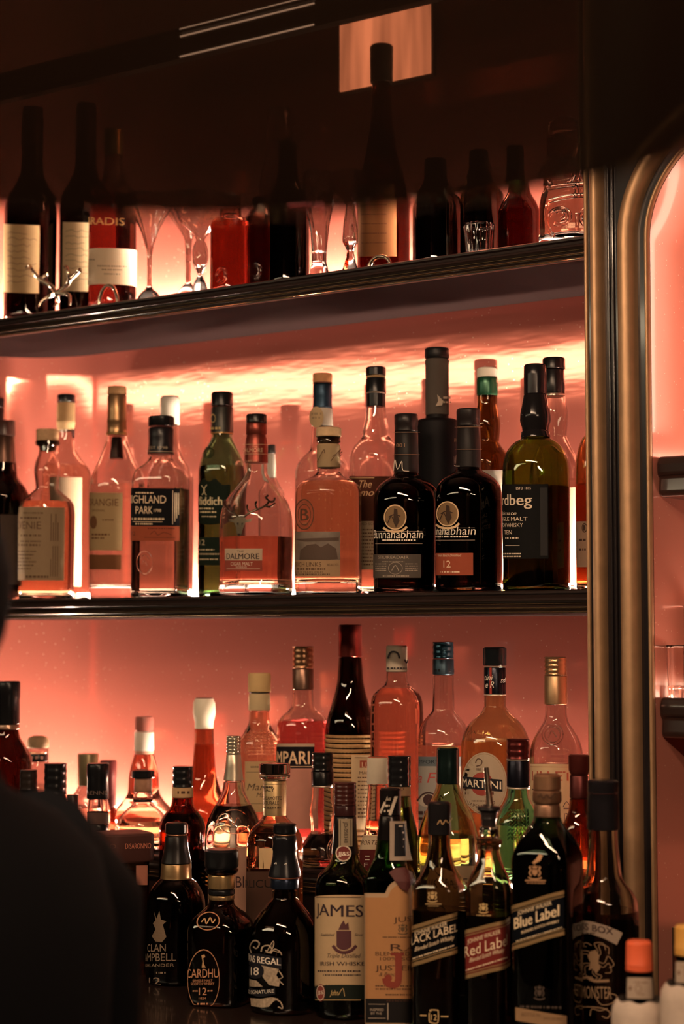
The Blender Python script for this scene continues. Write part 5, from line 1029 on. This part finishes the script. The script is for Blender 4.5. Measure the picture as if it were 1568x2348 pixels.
# glasses
def stem(label, cx, Y, prof, kind='champagne_glass', g=None, seg=24, flute=0, cat='glass', base=None, twist=0):
    base = ZU if base is None else base
    X, _, _ = pt(cx, .5 * (prof[0][0] + prof[-1][0]), Y); k = depth(X, Y, base) / F
    t = thing(kind, label, cat, (X, Y, base), 'drinking glasses on the upper shelf' if base == ZU else 'glasses in the copper niche')
    g = g or glass(CLEAR)
    zr = [(max(zat(X, Y, y) - base, .0), h * k) for y, h in prof]
    zr[-1] = (0.0, zr[-1][1])
    i0 = min(range(len(zr)), key=lambda i: zr[i][1]) if base == ZU or len(prof) > 5 else len(zr) - 1
    top = zr[:i0 + 1]; n = 18
    zs = [q[0] for q in reversed(zr)]; rs = [q[1] for q in reversed(zr)]
    bowl = [zr[0][0] + (zr[i0][0] - zr[0][0]) * i / n for i in range(n + 1)]
    def shp(a, z): return 1 + (.06 * cos(flute * (a + twist * z)) if flute else 0)
    out = [(z, pchip(zs, rs, z)) for z in bowl]
    zin = zr[i0][0] + .012
    inn = [(z, max(r - .0016, .0008)) for z, r in out if z > zin]
    V, Fc = [], []; lathe_vf(list(reversed(inn)) + [(zr[0][0] + .0006, out[0][1] - .0008)] + out, V, Fc, max(seg, flute * 6), shp)
    obj('bowl', V, Fc, g, t, sharp=60)
    if i0 < len(zr) - 1:
        zz = [zr[i0][0] + (0 - zr[i0][0]) * i / 14 for i in range(15)]
        V, Fc = [], []; lathe_vf([(z - .0003, pchip(zs, rs, z)) for z in zz[:-1]] + [(0.0, rs[0])], V, Fc, seg); obj('foot', V, Fc, g, t, sharp=60)
    return t
stem('fluted trumpet champagne glass before the glowing wall', 343, .06, [(455, 52), (475, 48), (500, 34), (530, 20), (560, 11), (580, 6), (610, 5), (660, 6), (672, 20), (680, 34)], flute=12)
stem('clear coupe glass with straight stem behind the first ones', 432, .13, [(452, 54), (470, 52), (500, 38), (530, 18), (552, 8), (600, 6), (650, 6), (662, 20), (670, 30)], 'coupe_glass', flute=10)
stem('cut crystal coupe with knobbed twisted stem', 459, .055, [(455, 62), (480, 58), (510, 44), (535, 20), (550, 9), (565, 16), (590, 18), (610, 14), (628, 5), (650, 14), (660, 24)], 'coupe_glass', flute=9, twist=20)
stem('tall crystal goblet with beaded stem rising into the dark', 642, .172, [(250, 24), (300, 30), (350, 30), (400, 40), (440, 46), (470, 34), (490, 12), (520, 9), (540, 13), (580, 8), (620, 12), (640, 34)], 'goblet', flute=8, twist=25)
stem('ribbed crystal flute near the middle of the shelf', 732, .06, [(400, 32), (440, 36), (480, 30), (520, 22), (560, 18), (600, 16), (615, 20), (620, 24)], flute=9, twist=10)
stem('crystal goblet with faceted stem left of the tall brown bottle', 803, .06, [(400, 36), (430, 38), (450, 30), (468, 10), (490, 12), (520, 16), (550, 18), (575, 8), (590, 10), (606, 28)], 'goblet', flute=8, twist=18)
stem('small cut crystal tumbler glinting on the shelf edge', 1098, .05, [(515, 34), (530, 33), (560, 30), (575, 28)], 'tumbler', flute=12)
# antler shaped holder, ring ornament
X, Y_, _ = pt(125, 680, .005); kx = depth(X, .005, ZU) / F
t = thing('antler_ornament', 'polished silver antler-shaped ornament on the edge of the upper shelf', 'ornament', (X, .012, ZU))
def rel(x, y): p = pt(x, y, .012); return (p[0] - X, 0, max(p[2] - ZU, .003))
V, Fc = [], []
for p, tp in (([(128, 672), (112, 655), (92, 640), (80, 622), (66, 608), (54, 612)], 1), ([(92, 640), (100, 630), (110, 628)], .8), ([(128, 672), (145, 655), (160, 640), (160, 620), (150, 610), (142, 612)], 1), ([(160, 640), (172, 622), (184, 617), (190, 626)], .9),
          ([(128, 672), (108, 678), (98, 690), (94, 704)], .9), ([(128, 672), (150, 674), (162, 688), (164, 702)], .9), ([(128, 672), (127, 690), (124, 704)], .8)):
    q = smooth_path([(rel(x, y)[0], .006 * sin(i * 1.7), rel(x, y)[2]) for i, (x, y) in enumerate(p)], 5)
    tube_vf(q, .0036 * tp, V, Fc, 10, taper=[1.25 - .75 * i / (len(q) - 1) for i in range(len(q))])
obj('silver_branches', V, Fc, mat('warm_silver', (.75, .62, .48), .18, 1.0), t)
def ring_orn(x, w_, h, label):
    X, _, _ = pt(x, 680 - (x - 250) * .14, .01); k = depth(X, .01, ZU) / F
    t = thing('ring_ornament', label, 'ornament', (X, .006, ZU)); V, Fc = [], []
    tube_vf([(w_ * k * cos(a), 0, .003 + h * k * sin(a)) for a in [pi * i / 20 for i in range(21)]], .0032, V, Fc, 10); obj('silver_arch', V, Fc, mat('warm_silver', (.75, .62, .48), .18, 1.0), t)
    box('foot', -w_ * k, w_ * k, -.003, .003, 0, .003, mat('warm_silver', (.75, .62, .48), .18, 1.0), t)
ring_orn(252, 28, 42, 'low silver arch ornament in front of the cognac bottle')
ring_orn(874, 28, 20, 'low silver arch ornament under the tall brown bottle')
# niche glasses
stem('cut glass tumbler with round facets at the end of the niche shelf', 1562, -.006, [(1480, 32), (1520, 32), (1560, 30), (1600, 28)], 'tumbler', base=ZN2, flute=7)
stem('cut glass tumbler with round facets behind the first niche tumbler', 1604, .06, [(1390, 33), (1450, 33), (1540, 31), (1600, 28)], 'tumbler', base=ZN2, flute=7)
# ================================================================== figure at the bar, seen from behind, out of focus
def person(px, dist, H):
    x, y = place(px, dist)
    t = thing('person', 'person in a dark jacket seen from behind at the near edge, out of focus', 'person', (x, y, 0))
    ang = atan2(.1 - y, -.2 - x)       # facing the bar
    t.rotation_euler = (0, 0, ang - pi / 2 + radians(68))
    J = [(0, 0, .98), (0, 0, 1.12), (0, .0, 1.28), (0, .0, 1.42), (0, .005, 1.50), (0, .01, 1.57), (0, .012, 1.66), (0, .01, 1.755),
         (-.10, 0, .94), (-.11, .02, .50), (-.11, -.02, .09), (-.12, .12, .04), (.10, 0, .94), (.11, .02, .50), (.11, -.02, .09), (.12, .12, .04),
         (-.17, 0, 1.42), (-.235, .01, 1.16), (-.235, .14, .98), (.17, 0, 1.42), (.235, .01, 1.16), (.235, .14, .98), (-.22, .20, .95), (.22, .20, .95)]
    E = [(0, 1), (1, 2), (2, 3), (3, 4), (4, 5), (5, 6), (6, 7), (0, 8), (8, 9), (9, 10), (10, 11), (0, 12), (12, 13), (13, 14), (14, 15), (3, 16), (16, 17), (17, 18), (3, 19), (19, 20), (20, 21), (18, 22), (21, 23)]
    Rr = [(.15, .11), (.13, .10), (.13, .09), (.11, .075), (.055, .055), (.055, .055), (.075, .09), (.06, .075), (.09, .09), (.06, .065), (.042, .045), (.035, .03), (.09, .09), (.06, .065), (.042, .045), (.035, .03),
          (.045, .045), (.038, .038), (.030, .030), (.045, .045), (.038, .038), (.030, .030), (.034, .02), (.034, .02)]
    # fingers
    for sgn, hnd in ((-1, 22), (1, 23)):
        hx, hy, hz = J[hnd]
        for f, (dx, L) in enumerate(((-.026, .062), (-.009, .072), (.008, .068), (.024, .052))):
            i = len(J); J += [(hx + dx, hy + .03, hz), (hx + dx, hy + .03 + L * .5, hz - .006), (hx + dx, hy + .03 + L * .9, hz - .026)]
            E += [(hnd, i), (i, i + 1), (i + 1, i + 2)]; Rr += [(.010, .010), (.009, .009), (.008, .008)]
        i = len(J); J += [(hx - sgn * .040, hy + .0, hz - .005), (hx - sgn * .052, hy + .03, hz - .015)]; E += [(hnd, i), (i, i + 1)]; Rr += [(.012, .012), (.009, .009)]
    me = bpy.data.meshes.new('body'); me.from_pydata([(a, b_, c_ * H / 1.78) for a, b_, c_ in J], E, [])
    o = bpy.data.objects.new('body', me); COL.objects.link(o); o.parent = t
    me.materials.append(mat('skin', (.40, .20, .13), .5))
    md = o.modifiers.new('skin', 'SKIN')
    for i, r in enumerate(Rr): me.skin_vertices[0].data[i].radius = r
    me.skin_vertices[0].data[0].use_root = True
    o.modifiers.new('smooth', 'SUBSURF').levels = 2; o.modifiers['smooth'].render_levels = 2
    k = H / 1.78
    jm = mat('black_jacket', (.004, .004, .005), 1.0, spec=.1)
    V, Fc = [], []
    def ell(z, rx, ry, yo=0, n=36, pw=2.5):
        for i in range(n):
            a = 2 * pi * i / n; c_, s_ = cos(a), sin(a); q = (abs(c_) ** pw + abs(s_) ** pw) ** (-1 / pw)
            V.append((rx * c_ * q, ry * s_ * q + yo, z * k))
    secs = [(.78, .185, .135), (.95, .18, .13), (1.12, .175, .125), (1.28, .20, .13), (1.38, .215, .125), (1.44, .205, .11), (1.475, .16, .095), (1.50, .10, .08), (1.53, .075, .07)]
    for z, a, b_ in secs: ell(z, a, b_)
    n = 36
    for j in range(len(secs) - 1): Fc += [(j * n + i, j * n + (i + 1) % n, (j + 1) * n + (i + 1) % n, (j + 1) * n + i) for i in range(n)]
    for sg in (-1, 1):
        tube_vf([(sg * .15, 0, 1.42 * k), (sg * .21, 0, 1.38 * k), (sg * .235, .01, 1.16 * k), (sg * .24, .07, 1.05 * k), (sg * .237, .13, .99 * k)], .062, V, Fc, 20, taper=[1.2, 1.15, .95, .85, .75])
    obj('jacket', V, Fc, jm, t)
    V, Fc = [], []
    for sg in (-1, 1): tube_vf([(sg * .09, 0, .93 * k), (sg * .105, .01, .7 * k), (sg * .11, .02, .50 * k), (sg * .11, -.01, .25 * k), (sg * .11, -.02, .07 * k)], .085, V, Fc, 20, taper=[1.15, 1.05, .9, .8, .75])
    obj('trousers', V, Fc, mat('dark_trousers', (.012, .012, .016), .8), t)
    V, Fc = [], []
    N = 28
    for j in range(13):
        ph = pi * j / 15
        for i in range(N):
            a = 2 * pi * i / N; r = sin(ph); back = sin(a) < .35
            V.append((.092 * r * cos(a) * (1 + .03 * sin(5 * a)), .012 + .112 * r * min(sin(a), .55 if j > 6 else 1), (1.665 + .125 * cos(ph)) * k))
    for j in range(12): Fc += [(j * N + i, j * N + (i + 1) % N, (j + 1) * N + (i + 1) % N, (j + 1) * N + i) for i in range(N)]
    obj('hair', V, Fc, mat('dark_hair', (.005, .004, .004), .9, spec=.1), t)
    V, Fc = [], []
    tube_vf([(0, .10, 1.665 * k), (0, .128, 1.63 * k), (0, .115, 1.62 * k)], .011, V, Fc, 8); obj('nose', V, Fc, mat('skin', (.40, .20, .13), .5), t)
    for sg in (-1, 1):
        V, Fc = [], []; lathe_vf([(.011, .002), (.008, .009), (0, .012), (-.008, .009), (-.011, .002)], V, Fc, 12)
        obj('eye', V, Fc, mat('eye_white', (.6, .55, .5), .2), t, loc=(sg * .032, .098, 1.68 * k))
    V, Fc = [], []; tube_vf([(-.026, .098, 1.592 * k), (0, .108, 1.590 * k), (.026, .098, 1.592 * k)], .006, V, Fc, 8); obj('mouth', V, Fc, mat('lips', (.30, .10, .08), .5), t)
    for sg in (-1, 1):
        V, Fc = [], []; tube_vf([(sg * .086, .01, 1.68 * k), (sg * .096, .005, 1.66 * k), (sg * .086, .01, 1.63 * k)], .012, V, Fc, 8); obj('ear', V, Fc, mat('skin', (.40, .20, .13), .5), t)
    for sg in (-1, 1):
        V, Fc = [], []; tube_vf([(sg * .11, -.05, .04), (sg * .115, .05, .035), (sg * .12, .17, .03)], .04, V, Fc, 12, taper=[.9, 1, .8]); obj('shoe', V, Fc, mat('black_shoe', (.01, .01, .01), .4), t)
person(-268, 1.42, 1.645)
